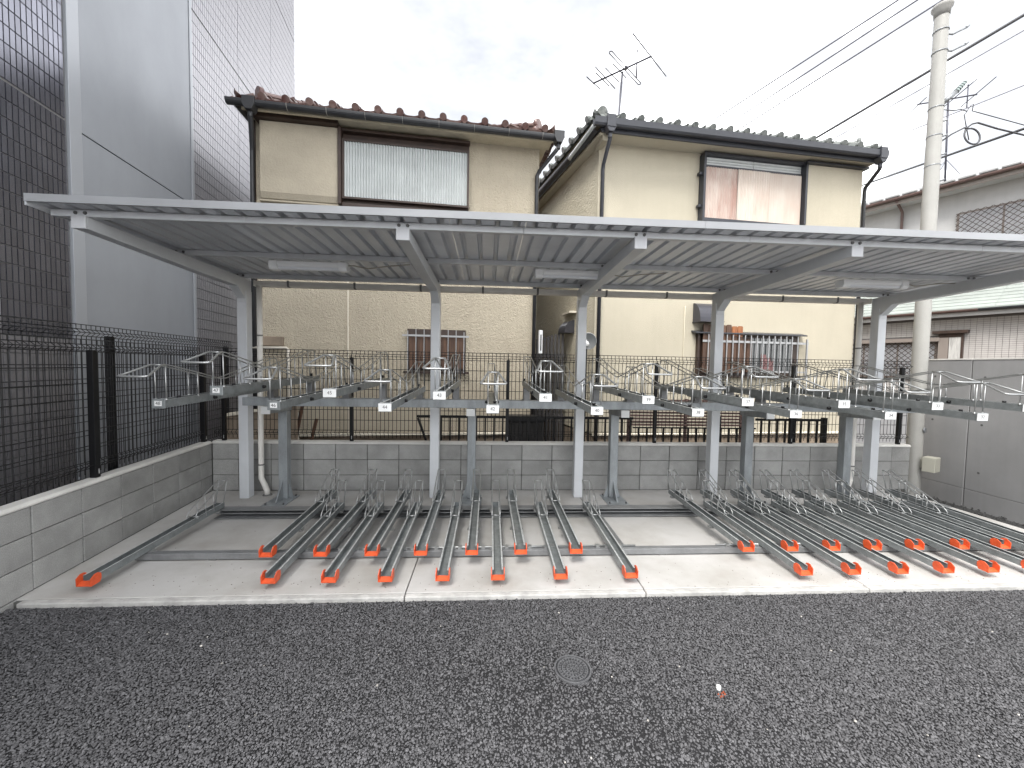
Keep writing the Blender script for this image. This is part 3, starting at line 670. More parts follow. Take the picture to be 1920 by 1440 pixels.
UL = 1.66
def digits(txt, size, parent, y, z):
    cu = bpy.data.curves.new('digits', 'FONT'); cu.body = txt; cu.size = size; cu.align_x = 'CENTER'; cu.align_y = 'CENTER'; cu.extrude = 0.0004; cu.resolution_u = 3
    o = bpy.data.objects.new('digits', cu); COL.objects.link(o)
    bpy.context.view_layer.update()
    me = bpy.data.meshes.new_from_object(o.evaluated_get(bpy.context.evaluated_depsgraph_get()))
    bpy.data.objects.remove(o); bpy.data.curves.remove(cu)
    me.materials.clear(); me.materials.append(M['ink']); me.name = 'number'
    return put('number', me, parent, loc=(0, y, z), rot=(PI / 2, 0, 0))
def upper_proto():
    t = thing('cycle_tray', '', 'cycle tray')
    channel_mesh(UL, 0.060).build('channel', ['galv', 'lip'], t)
    MB().box(-TW / 2 - 0.006, TW / 2 + 0.006, -0.008, -0.0005, -0.004, 0.067).build('end_plate', 'galv', t, bevel=0.003)
    g = MB(); rr = 0.0050
    for s in (-1, 1):
        x = s * 0.037
        pts = [(x, 0.0, 0.315), (x, 0.05, 0.312), (x, 0.33, 0.248), (x, 0.60, 0.182), (x, 0.68, 0.178), (x, 0.76, 0.190), (x, 1.10, 0.262), (x, 1.46, 0.345), (x, 1.52, 0.350), (x, 1.545, 0.338), (x, 1.555, 0.30), (x, 1.60, 0.03)]
        g.tube(pts, rr, 6)
        for yy, zt in ((0.02, 0.312), (0.34, 0.246), (0.62, 0.18), (0.95, 0.228), (1.25, 0.296)):
            g.cyl((x, yy, 0.03), (x, yy, zt), rr * 0.85, n=6)
            g.cyl((x, yy, 0.05), (x, yy, 0.066), rr * 1.7, n=6)
    g.cyl((-0.037, 1.535, 0.345), (0.037, 1.535, 0.345), rr, n=6)
    g.build('wheel_guard', 'chrome', t)
    h = MB()
    h.tube([(-0.037, 0.02, 0.314), (-0.040, -0.02, 0.312), (-0.082, -0.165, 0.256), (-0.092, -0.195, 0.246), (-0.084, -0.212, 0.242), (-0.06, -0.218, 0.241), (0.06, -0.218, 0.241), (0.084, -0.212, 0.242), (0.092, -0.195, 0.246), (0.082, -0.165, 0.256), (0.040, -0.02, 0.312), (0.037, 0.02, 0.314)], 0.0070, 8)
    h.cyl((-0.037, 0.0, 0.3135), (0.037, 0.0, 0.3135), 0.0055, n=8)
    h.build('pull_handle', 'chrome', t)
    m = MB(); m.cyl((-0.024, UL - 0.06, 0.06), (-0.024, UL - 0.06, 0.088), 0.013, n=8); m.cyl((0.02, 0.16, 0.056), (0.02, 0.16, 0.074), 0.013, n=8)
    m.build('rubber_stop', 'black', t)
    for s in (-1, 1):
        m = MB(); m.cyl((s * (TW / 2), 0.52, 0.022), (s * (TW / 2 + 0.022), 0.52, 0.022), 0.016, 0.011, n=8); m.build('knob', 'black', t)
    return t
ORD = ['leftmost'] + [q(i) for i in range(1, 16)] + ['second last', 'rightmost']
UP = {}
ut = upper_proto(); first_u = True
ULX = dict(zip(range(48, 30, -1), [0.745 + 0.4055 * k for k in range(18)]))
BOT = MB().box(-0.048, 0.048, -0.0115, -0.0085, 0.001, 0.061).mesh('number_plate', 'white')
SML = MB().box(-0.025, 0.025, -0.0105, -0.0085, 0.014, 0.052).mesh('number_plate', 'white')
for nmb, x in ULX.items():
    k = 48 - nmb
    odd = nmb % 2 == 1
    z = (1.422 - 0.0035 * k) if odd else (1.318 - 0.0022 * k)
    o = ut if first_u else dup(ut); first_u = False
    o.location = (x, -2.12, z - 0.03); o.rotation_euler = (0.024 if odd else 0.028, 0, random.uniform(-0.004, 0.004))
    o['label'] = f'{ORD[k]} numbered upper cycle tray from the left, its plate reads {nmb}'; o['group'] = 'numbered upper cycle trays'; UP[nmb] = o
for nmb, x in ULX.items():
    o = UP[nmb]
    pl = put('number_plate', SML if nmb in (46, 47, 48) else BOT, o)
    digits(str(nmb), 0.036, pl, -0.0118 if nmb not in (46, 47, 48) else -0.0108, 0.033)
    # carrier between tray and cross beam
    z = o.location.z; s = math.tan(o.rotation_euler.x); yl = -0.595 + 2.12
    zt = z + yl * s
    h = zt - 1.246
    c = MB(); c.box(-0.035, 0.035, yl - 0.05, yl + 0.05, -h - 0.001, -0.002); c.box(-0.05, 0.05, yl - 0.068, yl + 0.068, -h - 0.002, -h + 0.008)
    c.build('carrier', 'galv_dark', o, bevel=0.003)

# ------------------------------------------------------------------ houses behind the wall
HA = 0.092
TP = 0.33                                     # pantile pitch
def tile_profile(n_dip=5, n_roll=6):
    P = [(TP * 0.68 * k / n_dip, -0.022 * math.sin(PI * k / n_dip)) for k in range(n_dip)]
    P += [(TP * 0.68 + TP * 0.32 * k / n_roll, 0.058 * math.sin(PI * k / n_roll) ** 0.8) for k in range(n_roll + 1)]
    return P
def tile_mb(L=0.31, th=0.024, rise=0.024, mb=None, X=None):
    """one pantile: runs up local +y, wave across local x, tail raised over the tile below"""
    P = tile_profile(); n = len(P); V = []
    for yy, zz in ((0.0, rise), (L, 0.0)):
        V += [(u, yy, v + zz + th) for u, v in P] + [(u, yy, v + zz) for u, v in P]
    F = []
    for k in range(n - 1):
        F += [(k, k + 1, 2 * n + k + 1, 2 * n + k), (n + k, n + k + 1, 3 * n + k + 1, 3 * n + k), (k, k + 1, n + k + 1, n + k), (2 * n + k, 2 * n + k + 1, 3 * n + k + 1, 3 * n + k)]
    F += [(0, n, 3 * n, 2 * n), (n - 1, 2 * n - 1, 4 * n - 1, 3 * n - 1)]
    m = mb or MB()
    if X is not None: V = [X @ Vector(p) for p in V]
    return m.add(V, F, False)
def eave_tile_mb():
    m = tile_mb()
    m.cyl((TP * 0.84, -0.022, 0.062), (TP * 0.84, 0.03, 0.062), 0.056, n=14)
    m.box(0.0, TP * 0.70, -0.012, 0.004, -0.018, 0.03)
    return m
def slope_matrix(p, along, up, pitch):
    """frame at p: x along the eave, y up the roof slope"""
    a = Vector(along).normalized(); u = Vector(up).normalized()
    y = (u * math.cos(pitch) + Vector((0, 0, 1)) * math.sin(pitch)).normalized(); z = a.cross(y).normalized()
    if z.z < 0: z = -z
    return Matrix(((a.x, y.x, z.x, p[0]), (a.y, y.y, z.y, p[1]), (a.z, y.z, z.z, p[2]), (0, 0, 0, 1)))

def hip_roof(root, fl, fr, bl, br, ze, tilem, pitch=0.40):
    """hipped roof over the eave quad front-left, front-right, back-left, back-right (local x, y)"""
    FL, FR, BL, BR = [Vector((*p, 0)) for p in (fl, fr, bl, br)]
    run = min((BL - FL).length, (FR - FL).length) / 2.05; h = run * math.tan(pitch)
    A = FL + ((FR - FL).normalized() + (BL - FL).normalized()) * run; B = FR + ((FL - FR).normalized() + (BR - FR).normalized()) * run
    A2 = BL + ((BR - BL).normalized() + (FL - BL).normalized()) * run; B2 = BR + ((BL - BR).normalized() + (FR - BR).normalized()) * run
    Z = Vector((0, 0, ze)); ZH = Vector((0, 0, ze + h))
    m = MB(); m.add([FL + Z, FR + Z, BR + Z, BL + Z, A + ZH, B + ZH, B2 + ZH, A2 + ZH],
                    [(0, 1, 5, 4), (1, 2, 6, 5), (2, 3, 7, 6), (3, 0, 4, 7), (4, 5, 6, 7), (3, 2, 1, 0)])
    roof = m.build('roof', 'soffit', root)
    tm = tile_mb().mesh('roof_tile', tilem)
    te = eave_tile_mb().mesh('roof_tile', tilem)
    tr = MB()
    for p0, p1, inward in ((FL, FR, (BL - FL)), (BL, FL, (FR - FL)), (FR, BR, (FL - FR))):
        d = (p1 - p0); L = d.length; d.normalize(); up = inward - d * inward.dot(d); up.normalize()
        cnt = int(L / TP); off = (L - cnt * TP) / 2
        rows = int(run / math.cos(pitch) / 0.25)
        for rw_ in range(rows):
            yy = -0.07 + rw_ * 0.25 * math.cos(pitch)
            for c in range(cnt):
                sx = off + c * TP
                if sx + TP * 0.3 < max(0, yy) or sx + TP * 0.7 > L - max(0, yy): continue
                p = p0 + d * sx + up * yy + Vector((0, 0, ze + max(yy, -0.07) * math.tan(pitch) + 0.012 + 0.018 * (rw_ > 0)))
                X = slope_matrix(p, d, up, pitch)
                if rw_ == 0:
                    o = put('roof_tile', te, root); o.matrix_local = X
                elif rw_ < 9:
                    tile_mb(mb=tr, X=X)
    tr.build('tile_field', tilem, root, kind='stuff')
    # hip ridges: stacked flat tiles under a row of half-round caps, ending in a round-faced tile
    for P, Q in ((FL, A), (FR, B)):
        d = (Q - P); Lh = d.length; d.normalize(); s_ = d.cross(Vector((0, 0, 1)))
        a = math.atan2(h, Lh)
        t = 0.32; k = 0
        while t < Lh - 0.1 and k < 14:
            L1 = 0.30
            p = P + d * t + Vector((0, 0, ze + t * math.tan(a))); p2 = P + d * (t + L1 + 0.03) + Vector((0, 0, ze + (t + L1 + 0.03) * math.tan(a)))
            b = MB()
            up = Vector((0, 0, 1))
            b.bar(p + up * 0.06, p2 + up * 0.06, 0.19, 0.12)
            b.bar(p + up * 0.125, p2 + up * 0.125, 0.23, 0.02)
            n = 9
            V = []
            for q0, rr in ((p, 0.088), (p + (p2 - p) * 0.12, 0.088), (p + (p2 - p) * 0.121, 0.078), (p2, 0.074)):
                V += [q0 + s_ * rr * math.cos(j * PI / (n - 1)) + up * (0.135 + rr * math.sin(j * PI / (n - 1))) for j in range(n)]
            F = [(i * n + j, i * n + j + 1, (i + 1) * n + j + 1, (i + 1) * n + j) for i in range(3) for j in range(n - 1)] + [tuple(range(n))]
            b.add(V, F)
            b.build('ridge_tile', tilem, root)
            if k == 0:
                e = MB(); c = p + up * 0.175 - d * 0.012
                e.cyl(c - d * 0.045, c + d * 0.02, 0.085, 0.095, n=16)
                e.cyl(p + up * 0.06 - d * 0.055 + s_ * 0.05, p + up * 0.06 + d * 0.01 + s_ * 0.05, 0.062, n=12); e.cyl(p + up * 0.06 - d * 0.055 - s_ * 0.05, p + up * 0.06 + d * 0.01 - s_ * 0.05, 0.062, n=12)
                e.build('ridge_end_tile', tilem, root)
            t += L1; k += 1
    # upturned corner tiles
    for P, d in ((FL, Vector((-1, -1, 0))), (FR, Vector((1, -1, 0)))):
        e = MB(); dn = d.normalized(); s_ = dn.cross(Vector((0, 0, 1)))
        base = P - dn * 0.16 + Vector((0, 0, ze + 0.03))
        V = []
        for t_, z_, w in ((0, 0.02, 0.09), (0.10, 0.025, 0.08), (0.17, 0.05, 0.06), (0.20, 0.085, 0.03)):
            V += [base + dn * t_ + s_ * w + Vector((0, 0, z_)), base + dn * t_ + Vector((0, 0, z_ + 0.05)), base + dn * t_ - s_ * w + Vector((0, 0, z_)), base + dn * t_ + Vector((0, 0, z_ - 0.03))]
        F = [(4 * i + j, 4 * i + (j + 1) % 4, 4 * i + 4 + (j + 1) % 4, 4 * i + 4 + j) for i in range(3) for j in range(4)] + [(0, 1, 2, 3), (12, 13, 14, 15)]
        e.add(V, F); e.build('corner_tile', tilem, root)
    return roof

def half_gutter(p0, p1, r, parent, matn, straps=0, strapmat='cable_sheath'):
    p0, p1 = Vector(p0), Vector(p1); d = (p1 - p0).normalized(); s_ = d.cross(Vector((0, 0, 1))).normalized(); up = Vector((0, 0, 1))
    n = 9; prof = [(math.cos(PI + j * PI / (n - 1)) * r, math.sin(PI + j * PI / (n - 1)) * r) for j in range(n)]
    prof = [(-r, 0.014)] + prof + [(r, 0.014)]
    inner = [(u * 0.93, v * 0.93 + (0.0 if v > 0 else 0.0)) for u, v in prof][::-1]
    al = prof + inner; N = len(al)
    m = MB(); V = [p0 + s_ * u + up * v for u, v in al] + [p1 + s_ * u + up * v for u, v in al]
    m.add(V, [(k, (k + 1) % N, N + (k + 1) % N, N + k) for k in range(N)])
    h = N // 2
    for o in (0, N): m.f += [[len(m.v) - 2 * N + o + i for i in (k, k + 1, N - 2 - k, N - 1 - k)] for k in range(h - 1)]; m.sm += [False] * (h - 1); m.mi += [0] * (h - 1)
    g_ = m.build('gutter', matn, parent)
    L = (p1 - p0).length
    for k in range(straps):
        t = (k + 0.5) / straps * L
        b = MB(); c = p0 + d * t
        for j in range(len(prof) - 1):
            a0, a1 = [c + s_ * u * 1.04 + up * v * 1.04 for u, v in (prof[j], prof[j + 1])]
            b.bar(a0, a1, 0.014, 0.003, up=d)
        b.build('gutter_strap', strapmat, g_)
    return g_

def corrugated(w, h, n, amp=0.006):
    """vertical corrugations, local x 0..w, z 0..h, facing -y"""
    k = n * 4; m = MB(); V = []
    for z in (0, h):
        V += [(w * i / k, -amp * (1 + math.sin(2 * PI * i / 4)), z) for i in range(k + 1)]
    m.add(V, [(i, i + 1, k + 2 + i, k + 1 + i) for i in range(k)], False)
    m.box(0, w, 0.001, 0.006, 0, h)
    return m

def tubepart(root, name, pts, r, matn, n=8): return MB().tube(pts, r, n).build(name, matn, root)

# --- left house
h1 = thing('house', 'weathered beige stucco house with oxblood roof tiles and a grey upstairs shutter', 'house', (0.3, 1.6, 0), HA)
MB().box(-0.90, 3.70, 0, 5.0, 0.43, 5.46).build('wall', 'stucco1', h1)
MB().box(-0.89, 3.69, 0.02, 4.98, -0.3, 0.405).build('foundation', 'found', h1)
MB().prism([(-0.028, 0.41), (-0.03, 0.432), (0.0, 0.45), (0.03, 0.45), (0.03, 0.41)], 'x', -0.91, 3.71).build('drip_flashing', 'ledge', h1)
MB().box(-0.93, 3.86, -0.34, 0.0, 5.455, 5.49).build('soffit', 'soffit', h1)
MB().box(-0.93, 3.86, -0.365, -0.335, 5.40, 5.54).build('fascia_board', 'soffit', h1)
MB().box(-0.84, 0.40, -0.25, -0.002, 5.385, 5.452).build('header_board', 'brown', h1, bevel=0.004)
half_gutter((-1.10, -0.42, 5.475), (3.93, -0.42, 5.455), 0.062, h1, 'darkmetal', straps=9)
half_gutter((-0.98, 5.2, 5.49), (-0.98, -0.36, 5.47), 0.058, h1, 'darkmetal')
hip_roof(h1, (-0.98, -0.36), (3.84, -0.36), (-0.98, 5.3), (3.84, 5.3), 5.515, 'tile1')
for x, sx in ((-0.78, -1), (3.93, 1)):
    m = MB(); m.prism([(x - 0.085, 5.53), (x + 0.085, 5.53), (x + 0.085, 5.42), (x + 0.045, 5.34), (x - 0.045, 5.34), (x - 0.085, 5.42)], 'y', -0.50, -0.345); m.cyl((x, -0.42, 5.345), (x, -0.42, 5.26), 0.036, n=10)
    m.build('rain_hopper', 'darkmetal', h1, bevel=0.006)
tubepart(h1, 'downpipe', [(-0.78, -0.42, 5.30), (-0.78, -0.41, 5.26), (-0.925, -0.06, 5.00), (-0.93, -0.045, 4.93), (-0.93, -0.045, -0.1)], 0.034, 'darkmetal', 10)
tubepart(h1, 'downpipe', [(3.93, -0.42, 5.30), (3.90, -0.40, 5.25), (3.69, -0.07, 5.05), (3.655, -0.045, 4.97), (3.655, -0.045, -0.1)], 0.034, 'darkmetal', 10)
MB().box(-0.918, -0.896, -0.012, 0.03, 0.45, 5.44).build('corner_board', 'brown', h1)
m = MB(); m.prism([(0.0, 5.38), (-0.16, 5.38), (-0.16, 4.30), (-0.115, 4.21), (-0.10, 4.21), (0.0, 4.26)], 'x', -0.775, 0.375); m.build('shutter_box', 'stucco1b', h1, bevel=0.008)
MB().box(-0.80, 0.38, -0.13, 0.0, 4.165, 4.195).build('shutter_box_sill', 'stucco1b', h1, bevel=0.006)
w = MB(); w.box(0.38, 0.43, -0.185, 0.0, 4.19, 5.40).build('window_jamb', 'brown', h1, bevel=0.003)
win = MB().box(0.432, 2.47, -0.05, 0.01, 4.17, 5.39).build('window', 'brown', h1)
MB().box(0.432, 2.47, -0.13, -0.051, 4.18, 4.235).build('sill', 'brown', win, bevel=0.003)
MB().box(0.432, 2.48, -0.15, -0.051, 5.355, 5.395).build('head_rail', 'brown', win, bevel=0.003)
MB().box(0.432, 2.40, -0.09, -0.052, 5.24, 5.27).build('head_rail', 'brown', win)
sh_ = put('shutter', corrugated(1.97, 0.87, 46, 0.013).mesh('shutter', 'shutter1'), win, loc=(0.465, -0.105, 4.335))
for a in (0.435, 2.438): MB().box(a, a + 0.03, -0.135, -0.10, 4.30, 5.24).build('shutter_frame', 'brown', win, bevel=0.002)
for zz in (4.30, 5.206): MB().box(0.466, 2.437, -0.135, -0.10, zz, zz + 0.032).build('shutter_frame', 'brown', win, bevel=0.002)
win = MB().box(1.46, 2.45, -0.03, 0.01, 1.53, 2.245).build('window', 'brown', h1)
MB().box(1.40, 2.51, -0.085, -0.031, 1.485, 1.525).build('sill', 'brown', win, bevel=0.003)
for k in range(7):
    MB().box(1.487 + 0.1345 * k, 1.487 + 0.1345 * k + 0.122, -0.058, -0.034 + random.uniform(-0.003, 0), 1.575, 2.105).build('board', 'wood', win, bevel=0.003)
for k in range(8):
    MB().box(1.469 + 0.1345 * k, 1.481 + 0.1345 * k, -0.112, -0.098, 1.50, 2.235 - 0.03 * (k in (0, 7))).build('grille_bar', 'alu', win)
MB().box(1.385, 2.50, -0.097, -0.085, 2.115, 2.145).build('grille_rail', 'alu', win)
MB().box(0.484, 0.504, -0.012, 0.0, 0.45, 5.3).build('control_joint', 'ledge', h1)
tubepart(h1, 'drain_pipe', [(-0.95, -0.06, 1.86), (-0.45, -0.06, 1.87), (-0.42, -0.06, 1.85), (-0.415, -0.06, 0.5)], 0.022, 'pvc')
m = MB(); m.box(-0.87, -0.50, -0.05, -0.001, 1.90, 2.05); m.build('patch', 'found', h1, bevel=0.01)
m = MB(); m.box(3.73, 3.79, -0.16, -0.06, 1.87, 2.28); b = m.build('meter_box', 'white', h1, bevel=0.004); MB().box(3.75, 3.77, -0.163, -0.1605, 1.92, 2.2).build('slot', 'black', b)
MB().box(1.0, 1.16, -0.011, -0.002, 0.15, 0.34).build('vent_grille', 'grime', h1)

# --- right house
h2y = 1.887
h2 = thing('house', 'cream stucco house with slate roof tiles and rust streaked upstairs shutters', 'house', (4.5, h2y, 0), HA)
SK = math.tan(0.138)
def quadbox(name, matn, parent, x0, x1, y0, y1, z0, z1, skew=SK):
    V = [(x0 - y0 * skew, y0, z0), (x1, y0, z0), (x1, y1, z0), (x0 - y1 * skew, y1, z0), (x0 - y0 * skew, y0, z1), (x1, y0, z1), (x1, y1, z1), (x0 - y1 * skew, y1, z1)]
    return MB().add(V, [(0, 3, 2, 1), (4, 5, 6, 7), (0, 1, 5, 4), (1, 2, 6, 5), (2, 3, 7, 6), (3, 0, 4, 7)])
quadbox('wall', 'stucco2', h2, 0.57, 6.03, 0.0, 5.2, 0.41, 5.63).build('wall', 'stucco2', h2)
MB().add([(0.568 - 0.08 * SK - 0.004, 0.08, 0.42), (0.568 - 5.1 * SK - 0.004, 5.1, 0.42), (0.568 - 5.1 * SK - 0.004, 5.1, 5.58), (0.568 - 0.08 * SK - 0.004, 0.08, 5.58),
          (0.58 - 0.08 * SK, 0.08, 0.42), (0.58 - 5.1 * SK, 5.1, 0.42), (0.58 - 5.1 * SK, 5.1, 5.58), (0.58 - 0.08 * SK, 0.08, 5.58)], [(0, 1, 2, 3), (7, 6, 5, 4), (0, 4, 5, 1), (1, 5, 6, 2), (2, 6, 7, 3), (3, 7, 4, 0)]).build('side_wall', 'stucco2s', h2)
quadbox('', '', None, 0.58, 6.02, 0.02, 5.1, -0.3, 0.385).build('foundation', 'found', h2)
MB().prism([(-0.028, 0.39), (-0.03, 0.412), (0.0, 0.43), (0.03, 0.43), (0.03, 0.39)], 'x', 0.56, 6.04).build('drip_flashing', 'ledge', h2)
MB().box(0.50, 5.96, -0.36, 0.0, 5.625, 5.655).build('soffit', 'stucco2', h2)
MB().box(0.44, 5.98, -0.40, -0.362, 5.58, 5.74).build('fascia_board', 'bluegrey', h2, bevel=0.004)
m = MB(); m.prism([(-0.405, 5.755), (-0.405, 5.66), (-0.43, 5.635), (-0.49, 5.635), (-0.515, 5.66), (-0.52, 5.755), (-0.512, 5.755), (-0.507, 5.665), (-0.487, 5.643), (-0.433, 5.643), (-0.413, 5.665), (-0.413, 5.755)], 'x', 0.28, 5.98)
m.build('gutter', 'bluegrey', h2)
eL0, eL1 = (0.34, -0.36), (0.34 - 5.6 * SK, 5.3)
hip_roof(h2, eL0, (5.94, -0.36), eL1, (5.94, 5.3), 5.79, 'tile2')
# side eave: deep dark gutter running back, with a pale drain pipe under it
half_gutter((0.34 - 5.3 * SK, 5.0, 5.70), (0.40, -0.30, 5.71), 0.075, h2, 'bluegrey')
quadbox('', '', None, 0.40, 0.60, -0.3, 5.1, 5.585, 5.62).build('side_soffit', 'stucco2', h2)
tubepart(h2, 'drain_pipe', [(0.36, -0.40, 5.74), (0.32, -0.28, 5.70), (0.20, 0.55, 5.64), (0.19, 0.62, 5.62)], 0.035, 'shutter1')
MB().prism([(0.50, 5.50), (0.60, 5.50), (0.60, 5.70), (0.50, 5.70)], 'y', -0.30, 0.06).build('eave_return', 'stucco2', h2, bevel=0.008)
MB().box(0.545, 0.60, -0.014, 0.09, 0.43, 5.50).build('corner_board', 'stucco2', h2, bevel=0.004)
for x in (0.56, 5.86):
    m = MB(); m.box(x - 0.075, x + 0.075, -0.54, -0.39, 5.60, 5.80); m.prism([(x - 0.09, 5.62), (x + 0.09, 5.62), (x + 0.04, 5.53), (x - 0.04, 5.53)], 'y', -0.53, -0.40); m.cyl((x, -0.465, 5.54), (x, -0.465, 5.45), 0.036, n=10)
    m.build('rain_hopper', 'bluegrey', h2, bevel=0.006)
tubepart(h2, 'downpipe', [(0.56, -0.465, 5.50), (0.565, -0.45, 5.44), (0.605, -0.09, 5.22), (0.61, -0.05, 5.14), (0.61, -0.05, -0.1)], 0.034, 'bluegrey', 10)
tubepart(h2, 'downpipe', [(5.86, -0.465, 5.50), (5.87, -0.45, 5.44), (6.05, -0.05, 5.28), (6.062, -0.03, 5.2), (6.062, -0.03, -0.1)], 0.034, 'darkmetal', 10)
MB().box(4.63, 5.85, -0.16, 0.0, 4.385, 5.55).build('shutter_box', 'stucco2', h2, bevel=0.006)
MB().box(4.56, 5.92, -0.23, -0.001, 5.552, 5.59).build('shutter_box_cap', 'bluegrey', h2, bevel=0.004)
win = MB().box(2.50, 4.62, -0.03, 0.01, 4.36, 5.58).build('window', 'bluegrey', h2)
MB().box(2.50, 4.62, -0.15, -0.031, 4.355, 4.42).build('sill', 'bluegrey', win, bevel=0.003)
MB().box(2.50, 4.70, -0.16, -0.031, 5.545, 5.59).build('head_rail', 'bluegrey', win, bevel=0.003)
MB().box(2.50, 2.545, -0.15, -0.031, 4.421, 5.544).build('jamb', 'bluegrey', win, bevel=0.003)
MB().box(4.575, 4.62, -0.19, -0.031, 4.421, 5.544).build('jamb', 'bluegrey', win, bevel=0.003)
MB().box(2.546, 4.574, -0.10, -0.06, 5.36, 5.39).build('head_rail', 'bluegrey', win)
for k in range(3):
    for x0, x1 in ((2.55, 3.55), (3.56, 4.57)):
        MB().box(x0, x1, -0.075, -0.045, 5.395 + 0.05 * k, 5.395 + 0.05 * k + 0.042).build('transom_slat', 'shutter1', win, bevel=0.004)
for x0, x1, mm_, yy in ((2.55, 3.215, 'shutter2', -0.085), (3.215, 3.885, 'shutter3', -0.10), (3.885, 4.57, 'shutter3', -0.085)):
    put('shutter', corrugated(x1 - x0 - 0.006, 0.93, int((x1 - x0) / 0.048), 0.013).mesh('shutter', mm_), win, loc=(x0 + 0.003, yy, 4.425))
for zz in (4.62, 5.2): MB().box(2.445, 2.50, -0.10, -0.02, zz, zz + 0.05).build('hinge', 'bluegrey', win)
# ground floor window with eyebrow, boards and bars
win = MB().box(2.56, 4.745, -0.02, 0.01, 1.545, 2.31).build('window', 'brown', h2)
MB().prism([(0, 2.335), (0, 2.375), (-0.15, 2.335), (-0.15, 2.31)], 'x', 2.46, 4.82).build('eyebrow', 'bluegrey', win, bevel=0.003)
MB().box(2.54, 4.76, -0.08, -0.021, 1.50, 1.543).build('sill', 'brown', win, bevel=0.003)
MB().box(2.56, 2.60, -0.07, -0.021, 1.545, 2.30).build('jamb', 'brown', win)
MB().box(4.60, 4.745, -0.045, -0.021, 1.545, 2.30).build('jamb', 'brown', win)
MB().box(3.70, 4.60, -0.028, -0.022, 1.60, 2.26).build('pane', 'glass', win)
for k, x in enumerate((3.93, 4.02, 4.10)): MB().box(x, x + 0.11, -0.033 - 0.001 * k, -0.0285, 1.62, 1.95 - 0.06 * k).build('curtain', 'curtain', win)
for k in range(7):
    x = 2.635 + 0.1185 * k; top = 2.475 + random.uniform(-0.015, 0.02)
    m = MB(); m.prism([(x, 1.585), (x + 0.104, 1.585), (x + 0.104, top - 0.02), (x + 0.09, top), (x + 0.014, top), (x, top - 0.02)], 'y', -0.115, -0.093)
    m.v = []; m.f = []; m.sm = []; m.mi = []; ts = 2.275 + random.uniform(-0.01, 0.01)
    m.box(x, x + 0.104, -0.115, -0.093, 1.585, ts)
    m.prism([(x, ts), (x + 0.104, ts), (x + 0.104, top - 0.02), (x + 0.09, top), (x + 0.014, top), (x, top - 0.02)], 'y', -0.115, -0.093, mi=1 if k >= 5 else 0)  # last two boards turn orange above the split height
    m.build('board', ['wood', 'wood_orange'], win)
for k in range(2):
    x = 3.475 + 0.118 * k; MB().box(x, x + 0.105, -0.07, -0.045, 1.60, 2.235).build('board', 'wood', win, bevel=0.003)
for k in range(16):
    x = 2.728 + 0.1265 * k
    if x > 4.66: break
    MB().box(x - 0.008, x + 0.008, -0.145, -0.129, 1.53, 2.30).build('grille_bar', 'alu', win)
MB().box(4.822, 4.848, -0.145, -0.119, 1.50, 2.26).build('grille_bar', 'alu', win)
MB().box(2.62, 4.88, -0.128, -0.116, 2.155, 2.195).build('grille_rail', 'alu', win)
MB().box(3.70, 4.88, -0.128, -0.116, 1.60, 1.63).build('grille_rail', 'alu', win)
# cooker vent hood: quarter-round
m = MB(); m.prism([(0.0, 2.53), (-0.24, 2.53)] + [(-0.24 * math.cos(a), 2.53 + 0.35 * math.sin(a)) for a in [k * PI / 16 for k in range(1, 9)]] , 'x', 2.48, 2.95)
v = m.build('vent_hood', 'hood', h2, bevel=0.003)
MB().box(2.47, 2.96, -0.25, -0.001, 2.515, 2.529).build('hood_lip', 'hood', v)
MB().cyl((2.31, -0.012, 0.43), (2.31, -0.012, 2.82), 0.011, n=8).build('conduit', 'stucco2', h2)
m = MB(); m.prism([(0.0, 2.05), (-0.22, 2.05)] + [(-0.22 * math.cos(a), 2.05 + 0.26 * math.sin(a)) for a in [k * PI / 16 for k in range(1, 9)]], 'x', -0.16, 0.16)
o = m.build('vent_hood', 'hood', h2); o.location = (0.56 - 1.0 * SK, 1.0, 0.28); o.rotation_euler = (0, 0, -PI / 2 + 0.138)
MB().box(0.30, 0.45, 0.75, 1.25, 2.72, 2.76).build('side_eyebrow', 'ledge', h2)

# ------------------------------------------------------------------ tall dark tiled building on the left
TD = 1.0
tw = thing('tiled_building', 'tall charcoal tiled building with a smooth grey panel rising at the left', 'building', (LX + LN.x * TD, LN.y * TD, 0), PHI + PI / 2)
TZ0, TZ1 = -0.2, 13.5
MB().box(-7.0, -0.56, 0.012, 6.0, TZ0, TZ1).build('wall', 'grout', tw)
MB().box(-0.56, 6.10, 0.014, 6.0, TZ0, TZ1).build('wall', 'grout', tw)
PW_, PH_ = 0.0521, 0.1601
JZ = 4.093
def tile_box(w, h, t=0.011, b=0.0025):
    return [(0, 0, 0), (w, 0, 0), (w, 0, h), (0, 0, h), (b, -t, b), (w - b, -t, b), (w - b, -t, h - b), (b, -t, h - b)], [(4, 5, 6, 7), (0, 1, 5, 4), (1, 2, 6, 5), (2, 3, 7, 6), (3, 0, 4, 7)]
tv, tf = tile_box(PW_ - 0.005, PH_ - 0.006)
TM = MB().add(tv, tf).mesh('facade_tile', 'ttile')
fieldm = MB()
s_last = -0.575
for r_ in range(-26, 58):
    z = JZ + 0.006 + r_ * PH_ if r_ >= 0 else JZ - 0.010 + r_ * PH_
    if z < TZ0 + 0.05 or z + PH_ > TZ1: continue
    for c in range(120):
        s_ = s_last - (c + 1) * PW_
        if s_ < -6.9: break
        ang = (random.gauss(0, 0.004), random.gauss(0, 0.004))
        if c < 13 and 1.75 < z < 5.42:
            put('facade_tile', TM, tw, loc=(s_, 0.012, z), rot=(ang[0], 0, ang[1]))
        else:
            R = Matrix.Translation((s_, 0.012, z)) @ Matrix.Rotation(ang[1], 4, 'Z') @ Matrix.Rotation(ang[0], 4, 'X')
            fieldm.add([R @ Vector(p) for p in tv], tf)
